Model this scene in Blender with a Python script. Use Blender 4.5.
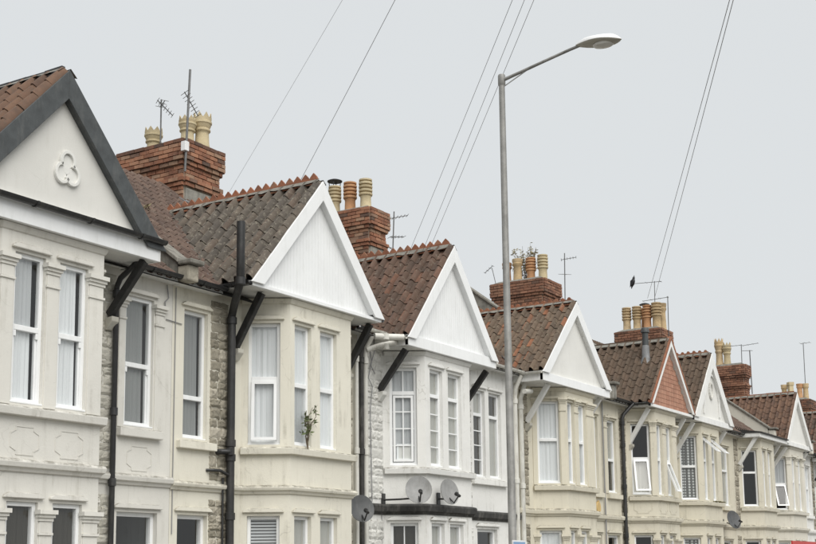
import bpy, bmesh, math, random
from mathutils import Vector, Matrix
random.seed(11)
for o in list(bpy.data.objects): bpy.data.objects.remove(o)
SC = bpy.context.scene
COL = SC.collection
R = math.radians

# ------------------------------------------------------------------ camera
# world: +X runs along the street (right and away), +Y into the houses, Z up; main house wall at y = 0
CAM = Vector((0.0, -13.0, 1.6))
hd, pt, rl = R(58.225), R(8.8536), R(-0.654)
fwd = Vector((math.sin(hd)*math.cos(pt), math.cos(hd)*math.cos(pt), math.sin(pt)))
rgt = Vector((math.cos(hd), -math.sin(hd), 0.0))
upv = rgt.cross(fwd)
r2 = rgt*math.cos(rl) + upv*math.sin(rl)
u2 = -rgt*math.sin(rl) + upv*math.cos(rl)
cam = bpy.data.cameras.new('camera'); camo = bpy.data.objects.new('camera', cam); COL.objects.link(camo)
m3 = Matrix((r2, u2, -fwd)).transposed()
camo.matrix_world = Matrix.Translation(CAM) @ m3.to_4x4()
cam.sensor_width = 36.0; cam.lens = 36*1268.07/816
cam.shift_y = 103.06/816
cam.clip_end = 3000
SC.camera = camo
SC.render.resolution_x = 1024; SC.render.resolution_y = 683

# ------------------------------------------------------------------ sky, sun, exposure (overcast)
w = bpy.data.worlds.new('World'); SC.world = w; w.use_nodes = True
nt = w.node_tree; nt.nodes.clear()
sky = nt.nodes.new('ShaderNodeTexSky'); sky.sky_type = 'NISHITA'; sky.sun_disc = False
SUN_EL, SUN_AZ = R(50), R(212)     # azimuth clockwise from +Y
sky.sun_elevation = SUN_EL; sky.sun_rotation = SUN_AZ; sky.air_density = 1.0; sky.dust_density = 4.0
bg = nt.nodes.new('ShaderNodeBackground'); bg.inputs['Strength'].default_value = 0.06
nt.links.new(sky.outputs[0], bg.inputs['Color'])
bg2 = nt.nodes.new('ShaderNodeBackground')           # the closed cloud layer: an even pale grey
bg2.inputs['Color'].default_value = (0.682, 0.706, 0.717, 1); bg2.inputs['Strength'].default_value = 0.55
mx = nt.nodes.new('ShaderNodeMixShader'); mx.inputs[0].default_value = 0.95
wo = nt.nodes.new('ShaderNodeOutputWorld')
nt.links.new(bg.outputs[0], mx.inputs[1]); nt.links.new(bg2.outputs[0], mx.inputs[2]); nt.links.new(mx.outputs[0], wo.inputs[0])
sl = bpy.data.lights.new('sun', 'SUN'); sl.energy = 1.5; sl.angle = R(56); sl.color = (1.0, 0.975, 0.93)
so = bpy.data.objects.new('sun', sl); COL.objects.link(so)
sd = Vector((math.sin(SUN_AZ)*math.cos(SUN_EL), math.cos(SUN_AZ)*math.cos(SUN_EL), math.sin(SUN_EL)))
so.rotation_euler = (-sd).to_track_quat('-Z', 'Y').to_euler(); so.location = (0, -20, 30)
vs = SC.view_settings; vs.view_transform = 'Standard'; vs.look = 'None'; vs.gamma = 1.0; vs.use_curve_mapping = False
vs.exposure = 1.0
SC.cycles.max_bounces = 8; SC.cycles.transparent_max_bounces = 12

# ------------------------------------------------------------------ materials
MATS = {}
def base_mat(name):
    m = bpy.data.materials.new(name); m.use_nodes = True
    n = m.node_tree; n.nodes.clear()
    out = n.nodes.new('ShaderNodeOutputMaterial'); b = n.nodes.new('ShaderNodeBsdfPrincipled')
    n.links.new(b.outputs[0], out.inputs[0]); MATS[name] = m
    return m, n, b
def N(n, t, **kw):
    x = n.nodes.new(t)
    for k, v in kw.items():
        if k.startswith('i_'):
            key = k[2:]; key = int(key) if key.isdigit() else key
            x.inputs[key].default_value = v
        else: setattr(x, k, v)
    return x
def ramp(n, stops, interp='LINEAR'):
    r = n.nodes.new('ShaderNodeValToRGB'); r.color_ramp.interpolation = interp
    e = r.color_ramp.elements
    while len(e) < len(stops): e.new(0.5)
    for k, (p, c) in enumerate(stops):
        e[k].position = p; e[k].color = (c[0], c[1], c[2], 1) if not isinstance(c, (int, float)) else (c, c, c, 1)
    return r
def mixc(n, fac, a, b, mode='MIX'):
    x = n.nodes.new('ShaderNodeMix'); x.data_type = 'RGBA'; x.blend_type = mode
    L = n.links.new
    for s, v in ((0, fac), (6, a), (7, b)):
        if hasattr(v, 'links'): L(v, x.inputs[s])
        elif s == 0: x.inputs[0].default_value = v
        else: x.inputs[s].default_value = (v[0], v[1], v[2], 1)
    return x.outputs[2]
def rnd(n):
    """one random number per object AND per loose piece of a joined mesh"""
    oi = N(n, 'ShaderNodeObjectInfo'); g = N(n, 'ShaderNodeNewGeometry')
    a = N(n, 'ShaderNodeMath', operation='ADD'); f = N(n, 'ShaderNodeMath', operation='FRACT')
    n.links.new(oi.outputs['Random'], a.inputs[0]); n.links.new(g.outputs['Random Per Island'], a.inputs[1]); n.links.new(a.outputs[0], f.inputs[0])
    return f.outputs[0]
def texco(n, scale=(1, 1, 1), world=True):
    if world:
        g = N(n, 'ShaderNodeNewGeometry'); src = g.outputs['Position']
    else:
        tc = N(n, 'ShaderNodeTexCoord'); src = tc.outputs['Object']
    mp = N(n, 'ShaderNodeMapping'); mp.inputs['Scale'].default_value = scale
    n.links.new(src, mp.inputs['Vector']); return mp.outputs[0]
def noise(n, co, sc, det=4, rough=0.55):
    t = N(n, 'ShaderNodeTexNoise'); t.inputs['Scale'].default_value = sc; t.inputs['Detail'].default_value = det; t.inputs['Roughness'].default_value = rough
    n.links.new(co, t.inputs['Vector']); return t.outputs['Fac']
def bump(n, b, h, strength, dist=0.01):
    x = N(n, 'ShaderNodeBump'); x.inputs['Strength'].default_value = strength; x.inputs['Distance'].default_value = dist
    n.links.new(h, x.inputs['Height']); n.links.new(x.outputs[0], b.inputs['Normal'])

def paint(name, col, dirt=(0.22, 0.195, 0.14), grime=0.35, rough=0.75, bmp=0.25, lump=0.0):
    m, n, b = base_mat(name); L = n.links.new
    co = texco(n)
    big = noise(n, co, 0.9, 5)
    r1 = ramp(n, [(0.35, 0), (0.75, 1)]); L(big, r1.inputs[0])
    c1 = mixc(n, r1.outputs[0], col, tuple(c*0.90 for c in col))
    st = noise(n, texco(n, (9, 9, 0.55)), 1.0, 6, 0.65)         # rain streaks
    r2_ = ramp(n, [(0.50, 0), (0.76, 1)]); L(st, r2_.inputs[0])
    pt_ = noise(n, co, 2.3, 6, 0.7)
    r3 = ramp(n, [(0.45, 0), (0.7, 1)]); L(pt_, r3.inputs[0])
    mm = N(n, 'ShaderNodeMath', operation='MULTIPLY'); L(r2_.outputs[0], mm.inputs[0]); L(r3.outputs[0], mm.inputs[1])
    m2 = N(n, 'ShaderNodeMath', operation='MULTIPLY'); L(mm.outputs[0], m2.inputs[0]); m2.inputs[1].default_value = grime*1.6
    c2 = mixc(n, m2.outputs[0], c1, dirt)
    sp = noise(n, co, 26, 4, 0.7)                               # chips and specks
    r4 = ramp(n, [(0.69, 0), (0.75, 1)]); L(sp, r4.inputs[0])
    m4 = N(n, 'ShaderNodeMath', operation='MULTIPLY'); L(r4.outputs[0], m4.inputs[0]); m4.inputs[1].default_value = grime
    c3 = mixc(n, m4.outputs[0], c2, dirt)
    # soot and lichen that settles on ledges (upward faces), broken up by noise
    g = N(n, 'ShaderNodeNewGeometry'); sx = N(n, 'ShaderNodeSeparateXYZ'); L(g.outputs['Normal'], sx.inputs[0])
    r5 = ramp(n, [(0.15, 0), (0.55, 1)]); L(sx.outputs['Z'], r5.inputs[0]); ln = noise(n, co, 7, 5, 0.7); r6 = ramp(n, [(0.35, 0), (0.6, 1)]); L(ln, r6.inputs[0])
    m6 = N(n, 'ShaderNodeMath', operation='MULTIPLY'); L(r5.outputs[0], m6.inputs[0]); L(r6.outputs[0], m6.inputs[1])
    m7 = N(n, 'ShaderNodeMath', operation='MULTIPLY'); L(m6.outputs[0], m7.inputs[0]); m7.inputs[1].default_value = min(1.0, grime*1.9)
    c3 = mixc(n, m7.outputs[0], c3, tuple(q*0.55 for q in dirt))
    hair = N(n, 'ShaderNodeTexVoronoi'); hair.feature = 'DISTANCE_TO_EDGE'; hair.inputs['Scale'].default_value = 0.9
    wob = N(n, 'ShaderNodeTexNoise'); wob.inputs['Scale'].default_value = 3.0; L(co, wob.inputs['Vector'])
    wv = N(n, 'ShaderNodeVectorMath', operation='MULTIPLY_ADD'); L(wob.outputs['Color'], wv.inputs[0]); wv.inputs[1].default_value = (0.5, 0.5, 0.5); L(co, wv.inputs[2]); L(wv.outputs[0], hair.inputs['Vector'])
    r7 = ramp(n, [(0.0, 1), (0.006, 0)]); L(hair.outputs['Distance'], r7.inputs[0])
    m8 = N(n, 'ShaderNodeMath', operation='MULTIPLY'); L(r7.outputs[0], m8.inputs[0]); L(r3.outputs[0], m8.inputs[1])
    m9 = N(n, 'ShaderNodeMath', operation='MULTIPLY'); L(m8.outputs[0], m9.inputs[0]); m9.inputs[1].default_value = min(0.6, grime*0.9)
    c3 = mixc(n, m9.outputs[0], c3, tuple(q*0.6 for q in dirt))
    L(c3, b.inputs['Base Color']); b.inputs['Roughness'].default_value = rough
    h = noise(n, co, 40, 5, 0.7)
    if lump:
        v = N(n, 'ShaderNodeTexVoronoi'); v.inputs['Scale'].default_value = 4.5; L(texco(n, (1, 1, 1.8)), v.inputs['Vector'])
        a = N(n, 'ShaderNodeMath', operation='MULTIPLY_ADD'); L(v.outputs['Distance'], a.inputs[0]); a.inputs[1].default_value = lump; L(h, a.inputs[2]); h = a.outputs[0]
    lw_ = noise(n, co, 2.6, 3, 0.5); ad = N(n, 'ShaderNodeMath', operation='MULTIPLY_ADD'); L(lw_, ad.inputs[0]); ad.inputs[1].default_value = 2.2; L(h, ad.inputs[2])
    bump(n, b, ad.outputs[0], bmp, 0.014)
    return m
def plain(name, col, rough=0.5, var=0.08, sc=8, metal=0.0, bmp=0.1, dirt=None, dirtamt=0.3):
    m, n, b = base_mat(name); L = n.links.new
    co = texco(n); f = noise(n, co, sc, 5, 0.6)
    r = ramp(n, [(0.3, 0), (0.7, 1)]); L(f, r.inputs[0])
    c = mixc(n, r.outputs[0], tuple(x*(1-var) for x in col), tuple(min(1, x*(1+var)) for x in col))
    if dirt:
        f2 = noise(n, texco(n, (5, 5, 1.2)), 1.7, 6, 0.7); rr = ramp(n, [(0.5, 0), (0.72, 1)]); L(f2, rr.inputs[0])
        k = N(n, 'ShaderNodeMath', operation='MULTIPLY'); L(rr.outputs[0], k.inputs[0]); k.inputs[1].default_value = dirtamt
        c = mixc(n, k.outputs[0], c, dirt)
    L(c, b.inputs['Base Color']); b.inputs['Roughness'].default_value = rough; b.inputs['Metallic'].default_value = metal
    bump(n, b, noise(n, co, 60, 4), bmp, 0.004)
    return m
def pieces(name, stops, rough=0.85, spots=(0.35, 0.34, 0.28), spotamt=0.4, sc=14, dark=(0.03, 0.028, 0.025), darkamt=0.5, bmp=0.4):
    """fired clay / stone: a colour per piece, weathering on top"""
    m, n, b = base_mat(name); L = n.links.new
    rr = ramp(n, stops); L(rnd(n), rr.inputs[0])
    co = texco(n)
    f = noise(n, co, 3.0, 6, 0.7); r1 = ramp(n, [(0.45, 0), (0.75, 1)]); L(f, r1.inputs[0])
    k1 = N(n, 'ShaderNodeMath', operation='MULTIPLY'); L(r1.outputs[0], k1.inputs[0]); k1.inputs[1].default_value = darkamt
    c = mixc(n, k1.outputs[0], rr.outputs[0], dark)
    f2 = noise(n, co, sc, 6, 0.75); r_2 = ramp(n, [(0.54, 0), (0.68, 1)]); L(f2, r_2.inputs[0])
    k2 = N(n, 'ShaderNodeMath', operation='MULTIPLY'); L(r_2.outputs[0], k2.inputs[0]); k2.inputs[1].default_value = spotamt
    c = mixc(n, k2.outputs[0], c, spots)
    L(c, b.inputs['Base Color']); b.inputs['Roughness'].default_value = rough
    bump(n, b, noise(n, co, 55, 5, 0.7), bmp, 0.008)
    return m

paint('paint_grey', (0.70, 0.683, 0.63), grime=0.42)
paint('paint_cream', (0.745, 0.715, 0.615), grime=0.48)
paint('paint_white', (0.79, 0.785, 0.755), grime=0.60, bmp=0.4)
paint('paint_buff', (0.67, 0.63, 0.515), grime=0.55)
paint('paint_ochre', (0.65, 0.61, 0.50), grime=0.62)
paint('paint_sand', (0.655, 0.615, 0.50), grime=0.66)
paint('paint_straw', (0.65, 0.615, 0.51), grime=0.62)
paint('paint_pale', (0.69, 0.66, 0.575), grime=0.55)
paint('gable_white', (0.77, 0.765, 0.73), grime=0.14, bmp=0.12)
paint('gable_grey', (0.72, 0.71, 0.67), grime=0.16, bmp=0.15)
plain('upvc', (0.84, 0.85, 0.85), 0.35, 0.03, 2.0, bmp=0.03, dirt=(0.42, 0.42, 0.37), dirtamt=0.16)
plain('white_wood', (0.80, 0.80, 0.78), 0.45, 0.05, 3.0, bmp=0.15, dirt=(0.35, 0.33, 0.27), dirtamt=0.30)
plain('white_pipe', (0.66, 0.65, 0.60), 0.5, 0.10, 3.0, bmp=0.2, dirt=(0.25, 0.22, 0.17), dirtamt=0.6)
plain('charcoal_wood', (0.060, 0.066, 0.068), 0.5, 0.25, 6, bmp=0.25, dirt=(0.16, 0.16, 0.15), dirtamt=0.4)
plain('black_paint', (0.022, 0.022, 0.022), 0.45, 0.3, 9, bmp=0.25, dirt=(0.10, 0.09, 0.08), dirtamt=0.35)
plain('black_plastic', (0.028, 0.028, 0.029), 0.4, 0.2, 5, bmp=0.05, dirt=(0.12, 0.115, 0.10), dirtamt=0.4)
plain('black_band', (0.035, 0.034, 0.032), 0.7, 0.4, 9, bmp=0.5, dirt=(0.22, 0.21, 0.19), dirtamt=0.5)
plain('galvanised', (0.29, 0.285, 0.27), 0.55, 0.25, 5, metal=0.25, bmp=0.2, dirt=(0.11, 0.105, 0.095), dirtamt=0.6)
plain('lamp_shell', (0.80, 0.80, 0.80), 0.4, 0.04, 4, bmp=0.03)
plain('lamp_body', (0.42, 0.40, 0.34), 0.5, 0.1, 4, bmp=0.03)
plain('lamp_lens', (0.62, 0.61, 0.57), 0.12, 0.06, 14, bmp=0.02)
plain('lead', (0.21, 0.215, 0.22), 0.6, 0.3, 9, bmp=0.3, dirt=(0.42, 0.42, 0.40), dirtamt=0.5)
plain('mortar', (0.42, 0.36, 0.29), 0.95, 0.25, 9, bmp=0.5, dirt=(0.10, 0.09, 0.08), dirtamt=0.5)
plain('coping', (0.20, 0.19, 0.165), 0.9, 0.35, 7, bmp=0.5, dirt=(0.06, 0.058, 0.05), dirtamt=0.7)
plain('render_grey', (0.27, 0.26, 0.23), 0.9, 0.3, 5, bmp=0.5, dirt=(0.08, 0.075, 0.06), dirtamt=0.7)
plain('felt', (0.035, 0.034, 0.032), 0.85, 0.25, 6, bmp=0.3)
plain('interior', (0.30, 0.28, 0.25), 0.9, 0.1, 1)
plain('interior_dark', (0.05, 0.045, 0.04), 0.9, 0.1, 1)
plain('dish_grey', (0.26, 0.26, 0.255), 0.5, 0.15, 9, bmp=0.1, dirt=(0.12, 0.115, 0.10), dirtamt=0.45)
plain('dish_dark', (0.075, 0.078, 0.08), 0.5, 0.2, 9, bmp=0.1, dirt=(0.2, 0.2, 0.19), dirtamt=0.35)
plain('aerial_metal', (0.16, 0.16, 0.16), 0.5, 0.2, 9, metal=0.5)
plain('cable', (0.24, 0.24, 0.245), 0.6, 0.1, 4)
plain('tarmac', (0.05, 0.05, 0.05), 0.9, 0.25, 3, bmp=0.6)
plain('paving', (0.26, 0.25, 0.235), 0.9, 0.2, 2, bmp=0.5)
plain('kerb_stone', (0.30, 0.29, 0.275), 0.85, 0.2, 4, bmp=0.4)
plain('earth', (0.12, 0.11, 0.085), 0.95, 0.3, 1.5, bmp=0.5)
plain('door_paint', (0.055, 0.075, 0.11), 0.4, 0.15, 3)
plain('sign_blue', (0.22, 0.36, 0.55), 0.4, 0.05, 3)
plain('sign_red', (0.50, 0.03, 0.025), 0.4, 0.05, 3)
plain('amber', (0.60, 0.42, 0.17), 0.5, 0.1, 6, dirt=(0.3, 0.2, 0.1), dirtamt=0.4)
plain('twig', (0.14, 0.11, 0.075), 0.9, 0.2, 9)
plain('leaf_green', (0.10, 0.13, 0.045), 0.7, 0.35, 30)
plain('moss', (0.10, 0.085, 0.03), 0.95, 0.4, 30, bmp=0.6)
plain('leaf_dry', (0.27, 0.235, 0.13), 0.8, 0.35, 30)
plain('feather', (0.012, 0.012, 0.014), 0.5, 0.2, 20)
plain('wood_pole', (0.13, 0.10, 0.075), 0.9, 0.3, 5, bmp=0.5)
plain('frame_pale', (0.7, 0.69, 0.66), 0.5, 0.05, 5)
pieces('tile_grey', [(0, (0.082, 0.070, 0.058)), (0.5, (0.105, 0.089, 0.072)), (0.9, (0.125, 0.10, 0.078)), (1, (0.13, 0.088, 0.065))], spots=(0.36, 0.33, 0.26), spotamt=0.6, darkamt=0.65)
pieces('tile_brown', [(0, (0.081, 0.052, 0.038)), (0.5, (0.111, 0.067, 0.046)), (0.85, (0.137, 0.081, 0.058)), (1, (0.163, 0.078, 0.048))], spots=(0.28, 0.25, 0.20), spotamt=0.45, darkamt=0.6)
pieces('tile_mixed', [(0, (0.109, 0.078, 0.055)), (0.5, (0.140, 0.101, 0.070)), (0.82, (0.164, 0.113, 0.078)), (0.88, (0.234, 0.094, 0.047)), (1, (0.257, 0.109, 0.055))], spots=(0.33, 0.29, 0.20), spotamt=0.45, darkamt=0.55)
pieces('tile_umber', [(0, (0.089, 0.061, 0.041)), (0.5, (0.107, 0.074, 0.050)), (1, (0.126, 0.085, 0.059))], spots=(0.24, 0.20, 0.15), spotamt=0.3, darkamt=0.45)
pieces('tile_rust', [(0, (0.111, 0.063, 0.043)), (0.5, (0.141, 0.080, 0.052)), (1, (0.174, 0.100, 0.063))], spots=(0.10, 0.09, 0.075), spotamt=0.5, darkamt=0.6)
pieces('tile_plum', [(0, (0.111, 0.075, 0.060)), (0.5, (0.140, 0.092, 0.072)), (1, (0.170, 0.115, 0.089))], spots=(0.30, 0.26, 0.21), spotamt=0.5, darkamt=0.55)
pieces('tile_hung', [(0, (0.36, 0.175, 0.115)), (1, (0.44, 0.235, 0.16))], spotamt=0.15, darkamt=0.25)
pieces('terracotta', [(0, (0.24, 0.095, 0.052)), (0.5, (0.37, 0.145, 0.075)), (1, (0.31, 0.155, 0.095))], spots=(0.18, 0.145, 0.105), spotamt=0.55, darkamt=0.5)
pieces('brick_red', [(0, (0.22, 0.092, 0.052)), (0.3, (0.32, 0.14, 0.08)), (0.6, (0.38, 0.185, 0.108)), (0.85, (0.37, 0.235, 0.155)), (0.95, (0.20, 0.115, 0.08)), (1, (0.10, 0.06, 0.045))], spots=(0.28, 0.215, 0.155), spotamt=0.5, darkamt=0.6, sc=18)
pieces('brick_brown', [(0, (0.17, 0.08, 0.05)), (0.5, (0.26, 0.12, 0.072)), (0.9, (0.33, 0.17, 0.105)), (1, (0.10, 0.06, 0.045))], spots=(0.24, 0.19, 0.14), spotamt=0.45, darkamt=0.65, sc=20)
pieces('brick_sooty', [(0, (0.10, 0.06, 0.045)), (0.6, (0.17, 0.085, 0.055)), (1, (0.24, 0.11, 0.065))], spots=(0.06, 0.055, 0.05), spotamt=0.5, darkamt=0.6, sc=20)
pieces('pot_buff', [(0, (0.50, 0.41, 0.25)), (1, (0.60, 0.51, 0.33))], spots=(0.22, 0.17, 0.10), spotamt=0.45, darkamt=0.35, sc=22)
pieces('pot_orange', [(0, (0.45, 0.22, 0.10)), (1, (0.55, 0.32, 0.17))], spots=(0.25, 0.2, 0.14), spotamt=0.45, darkamt=0.35, sc=22)
pieces('pot_ochre', [(0, (0.48, 0.35, 0.19)), (1, (0.60, 0.46, 0.28))], spots=(0.14, 0.10, 0.06), spotamt=0.6, darkamt=0.5, sc=22)
pieces('rubble', [(0, (0.22, 0.20, 0.155)), (0.5, (0.33, 0.30, 0.235)), (1, (0.48, 0.44, 0.36))], spots=(0.12, 0.11, 0.09), spotamt=0.6, darkamt=0.45, sc=9, bmp=0.8)
pieces('rubble_painted', [(0, (0.60, 0.595, 0.56)), (1, (0.72, 0.715, 0.68))], spots=(0.38, 0.36, 0.31), spotamt=0.4, darkamt=0.12, sc=7, bmp=0.8)
pieces('rubble_cream', [(0, (0.45, 0.43, 0.37)), (1, (0.58, 0.56, 0.49))], spots=(0.26, 0.24, 0.2), spotamt=0.45, darkamt=0.15, sc=8, bmp=0.8)

def glass_mat():
    m = bpy.data.materials.new('glass'); m.use_nodes = True; n = m.node_tree; n.nodes.clear(); L = n.links.new
    out = N(n, 'ShaderNodeOutputMaterial'); tr = N(n, 'ShaderNodeBsdfTransparent'); tr.inputs[0].default_value = (0.94, 0.955, 0.955, 1)
    gl = N(n, 'ShaderNodeBsdfGlossy'); gl.inputs['Roughness'].default_value = 0.02; gl.inputs[0].default_value = (1, 1, 1, 1)
    lw = N(n, 'ShaderNodeLayerWeight'); pw = N(n, 'ShaderNodeMath', operation='POWER'); pw.inputs[1].default_value = 4.0; L(lw.outputs['Facing'], pw.inputs[0])
    k = N(n, 'ShaderNodeMath', operation='MULTIPLY_ADD'); k.inputs[1].default_value = 0.85; k.inputs[2].default_value = 0.06; k.use_clamp = True
    co = texco(n); b = N(n, 'ShaderNodeBump'); b.inputs['Strength'].default_value = 0.12; b.inputs['Distance'].default_value = 0.02
    L(noise(n, co, 2.2, 2), b.inputs['Height']); L(b.outputs[0], gl.inputs['Normal'])
    mxs = N(n, 'ShaderNodeMixShader'); lw.inputs['Blend'].default_value = 0.5; L(pw.outputs[0], k.inputs[0]); L(k.outputs[0], mxs.inputs[0]); L(tr.outputs[0], mxs.inputs[1]); L(gl.outputs[0], mxs.inputs[2]); L(mxs.outputs[0], out.inputs[0])
    MATS['glass'] = m
glass_mat()
def cloth(name, col, lace=None, stripes=False):
    m = bpy.data.materials.new(name); m.use_nodes = True; n = m.node_tree; n.nodes.clear(); L = n.links.new
    out = N(n, 'ShaderNodeOutputMaterial'); d = N(n, 'ShaderNodeBsdfDiffuse'); t = N(n, 'ShaderNodeBsdfTranslucent')
    co = texco(n); c = mixc(n, noise(n, texco(n, (14, 14, 0.6)), 1.0, 3), tuple(x*0.93 for x in col), col)
    if lace:
        v = N(n, 'ShaderNodeTexVoronoi'); v.inputs['Scale'].default_value = 12.0; v.inputs['Randomness'].default_value = 0.0
        L(texco(n, (1, 1, 1)), v.inputs['Vector']); r = ramp(n, [(0.36, 0), (0.44, 1)]); L(v.outputs['Distance'], r.inputs[0])
        c = mixc(n, r.outputs[0], c, lace)
    L(c, d.inputs[0]); L(c, t.inputs[0])
    mxs = N(n, 'ShaderNodeMixShader'); mxs.inputs[0].default_value = 0.10; L(d.outputs[0], mxs.inputs[1]); L(t.outputs[0], mxs.inputs[2]); L(mxs.outputs[0], out.inputs[0])
    MATS[name] = m
cloth('net', (0.86, 0.87, 0.88)); cloth('net_grey', (0.58, 0.59, 0.60)); cloth('drape', (0.50, 0.49, 0.45)); cloth('lace', (0.72, 0.73, 0.72), (0.16, 0.16, 0.155)); cloth('shade', (0.30, 0.305, 0.30)); cloth('blind', (0.66, 0.67, 0.68)); cloth('drape_dark', (0.07, 0.065, 0.055))

# ------------------------------------------------------------------ mesh helpers
class MB:
    def __init__(s): s.v = []; s.f = []; s.sm = False
    def add(s, vs_, fs): 
        k = len(s.v); s.v += [tuple(p) for p in vs_]; s.f += [tuple(i+k for i in f) for f in fs]; return s
    def hexa(s, p):   # 8 points: bottom 4 then top 4 (same order)
        return s.add(p, [(3, 2, 1, 0), (4, 5, 6, 7), (0, 1, 5, 4), (1, 2, 6, 5), (2, 3, 7, 6), (3, 0, 4, 7)])
    def box(s, x0, x1, y0, y1, z0, z1):
        return s.hexa([(x0, y0, z0), (x1, y0, z0), (x1, y1, z0), (x0, y1, z0), (x0, y0, z1), (x1, y0, z1), (x1, y1, z1), (x0, y1, z1)])
    def prism(s, poly, d):   # poly: 3D points, extruded by vector d
        n = len(poly); P = [Vector(p) for p in poly]; D = Vector(d)
        f = [tuple(range(n))[::-1], tuple(range(n, 2*n))] + [(i, (i+1) % n, (i+1) % n+n, i+n) for i in range(n)]
        return s.add(P + [p+D for p in P], f)
    def bar(s, a, b, wid, hgt, up=(0, 0, 1)):   # rectangular bar from a to b
        a = Vector(a); b = Vector(b); t = (b-a).normalized(); U = Vector(up)
        sd_ = t.cross(U)
        if sd_.length < 1e-4: sd_ = t.cross(Vector((0, 1, 0)))
        sd_.normalize(); U = sd_.cross(t).normalized()
        o = [sd_*wid/2*i + U*hgt/2*j for i, j in ((-1, -1), (1, -1), (1, 1), (-1, 1))]
        return s.hexa([a+q for q in o] + [b+q for q in o])
    def tube(s, path, rad, n=10, cap=True):
        P = [Vector(p) for p in path]; rr = rad if isinstance(rad, (list, tuple)) else [rad]*len(P)
        k = len(s.v); prev = None
        for i, p in enumerate(P):
            t = (P[min(i+1, len(P)-1)] - P[max(i-1, 0)]).normalized()
            if prev is None:
                a = t.cross(Vector((0, 0, 1)));
                if a.length < 1e-3: a = t.cross(Vector((1, 0, 0)))
            else: a = prev - t*prev.dot(t)
            a.normalize(); prev = a; b = t.cross(a)
            for j in range(n):
                q = 2*math.pi*j/n; s.v.append(tuple(p + (a*math.cos(q)+b*math.sin(q))*rr[i]))
        for i in range(len(P)-1):
            for j in range(n): s.f.append((k+i*n+j, k+i*n+(j+1) % n, k+(i+1)*n+(j+1) % n, k+(i+1)*n+j))
        if cap: s.f.append(tuple(k+j for j in range(n))[::-1]); s.f.append(tuple(k+(len(P)-1)*n+j for j in range(n)))
        return s
    def lathe(s, prof, c=(0, 0, 0), n=16):   # prof: (r, z)
        k = len(s.v)
        for r, z in prof:
            for j in range(n):
                q = 2*math.pi*j/n; s.v.append((c[0]+r*math.cos(q), c[1]+r*math.sin(q), c[2]+z))
        for i in range(len(prof)-1):
            for j in range(n): s.f.append((k+i*n+j, k+i*n+(j+1) % n, k+(i+1)*n+(j+1) % n, k+(i+1)*n+j))
        s.f.append(tuple(k+j for j in range(n))[::-1]); s.f.append(tuple(k+(len(prof)-1)*n+j for j in range(n)))
        return s
    def sweep(s, poly, prof):   # plan polyline (outside on the right-hand side of travel), prof (out, z) closed
        P = [Vector(p) for p in poly]; M = []
        for i in range(len(P)):
            ns = []
            for a, b in ((i-1, i), (i, i+1)):
                if a >= 0 and b < len(P):
                    d = (P[b]-P[a]).normalized(); ns.append(Vector((d.y, -d.x)))
            if len(ns) == 1: M.append(ns[0])
            else:
                q = (ns[0]+ns[1]); M.append(q * (1.0/(1+ns[0].dot(ns[1]))))
        k = len(s.v); n = len(prof)
        for p, m_ in zip(P, M):
            for o, z in prof: q = p+m_*o; s.v.append((q.x, q.y, z))
        for i in range(len(P)-1):
            for j in range(n): s.f.append((k+i*n+j, k+i*n+(j+1) % n, k+(i+1)*n+(j+1) % n, k+(i+1)*n+j))
        s.f.append(tuple(k+j for j in range(n))[::-1]); s.f.append(tuple(k+(len(P)-1)*n+j for j in range(n)))
        return s
    def mesh(s, name, mat, smooth=False):
        me = bpy.data.meshes.new(name); me.from_pydata(s.v, [], s.f); me.validate(); me.update()
        bm = bmesh.new(); bm.from_mesh(me); bmesh.ops.recalc_face_normals(bm, faces=bm.faces); bm.to_mesh(me); bm.free()
        if mat: me.materials.append(MATS[mat])
        if smooth:
            me.polygons.foreach_set('use_smooth', [True]*len(me.polygons))
            try: me.set_sharp_from_angle(angle=R(40))
            except Exception: pass
        return me
    def build(s, name, mat, parent=None, smooth=False, kind=None, bevel=0):
        o = bpy.data.objects.new(name, s.mesh(name, mat, smooth)); COL.objects.link(o)
        if bevel:
            md = o.modifiers.new('bevel', 'BEVEL'); md.width = bevel; md.segments = 2; md.limit_method = 'ANGLE'
        if parent: adopt(o, parent)
        if kind: o['kind'] = kind
        return o
ROOT = {}
def adopt(o, parent):
    o.parent = parent
    t = ROOT.get(parent.name)
    if t is None: t = Vector((0, 0, 0))
    mw = o.matrix_basis.copy()
    o.matrix_parent_inverse = Matrix.Translation(-t)
    ROOT[o.name] = mw.translation.copy()
def inst(me, name, mat4, parent):
    """one piece sharing mesh data, placed by a world matrix"""
    o = bpy.data.objects.new(name, me); COL.objects.link(o)
    o.parent = parent; t = ROOT.get(parent.name, Vector((0, 0, 0)))
    o.matrix_parent_inverse = Matrix.Translation(-t); o.matrix_basis = mat4
    return o
def thing(name, label, cat, loc=(0, 0, 0), group=None):
    o = bpy.data.objects.new(name, None); COL.objects.link(o); o.location = loc; o.empty_display_size = 0.2
    o['label'] = label; o['category'] = cat
    if group: o['group'] = group
    ROOT[o.name] = Vector(loc)
    return o
def tag(o, label, cat, group=None):
    o['label'] = label; o['category'] = cat
    if group: o['group'] = group
    return o
def V2(a, b): return Vector((a, b))

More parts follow.
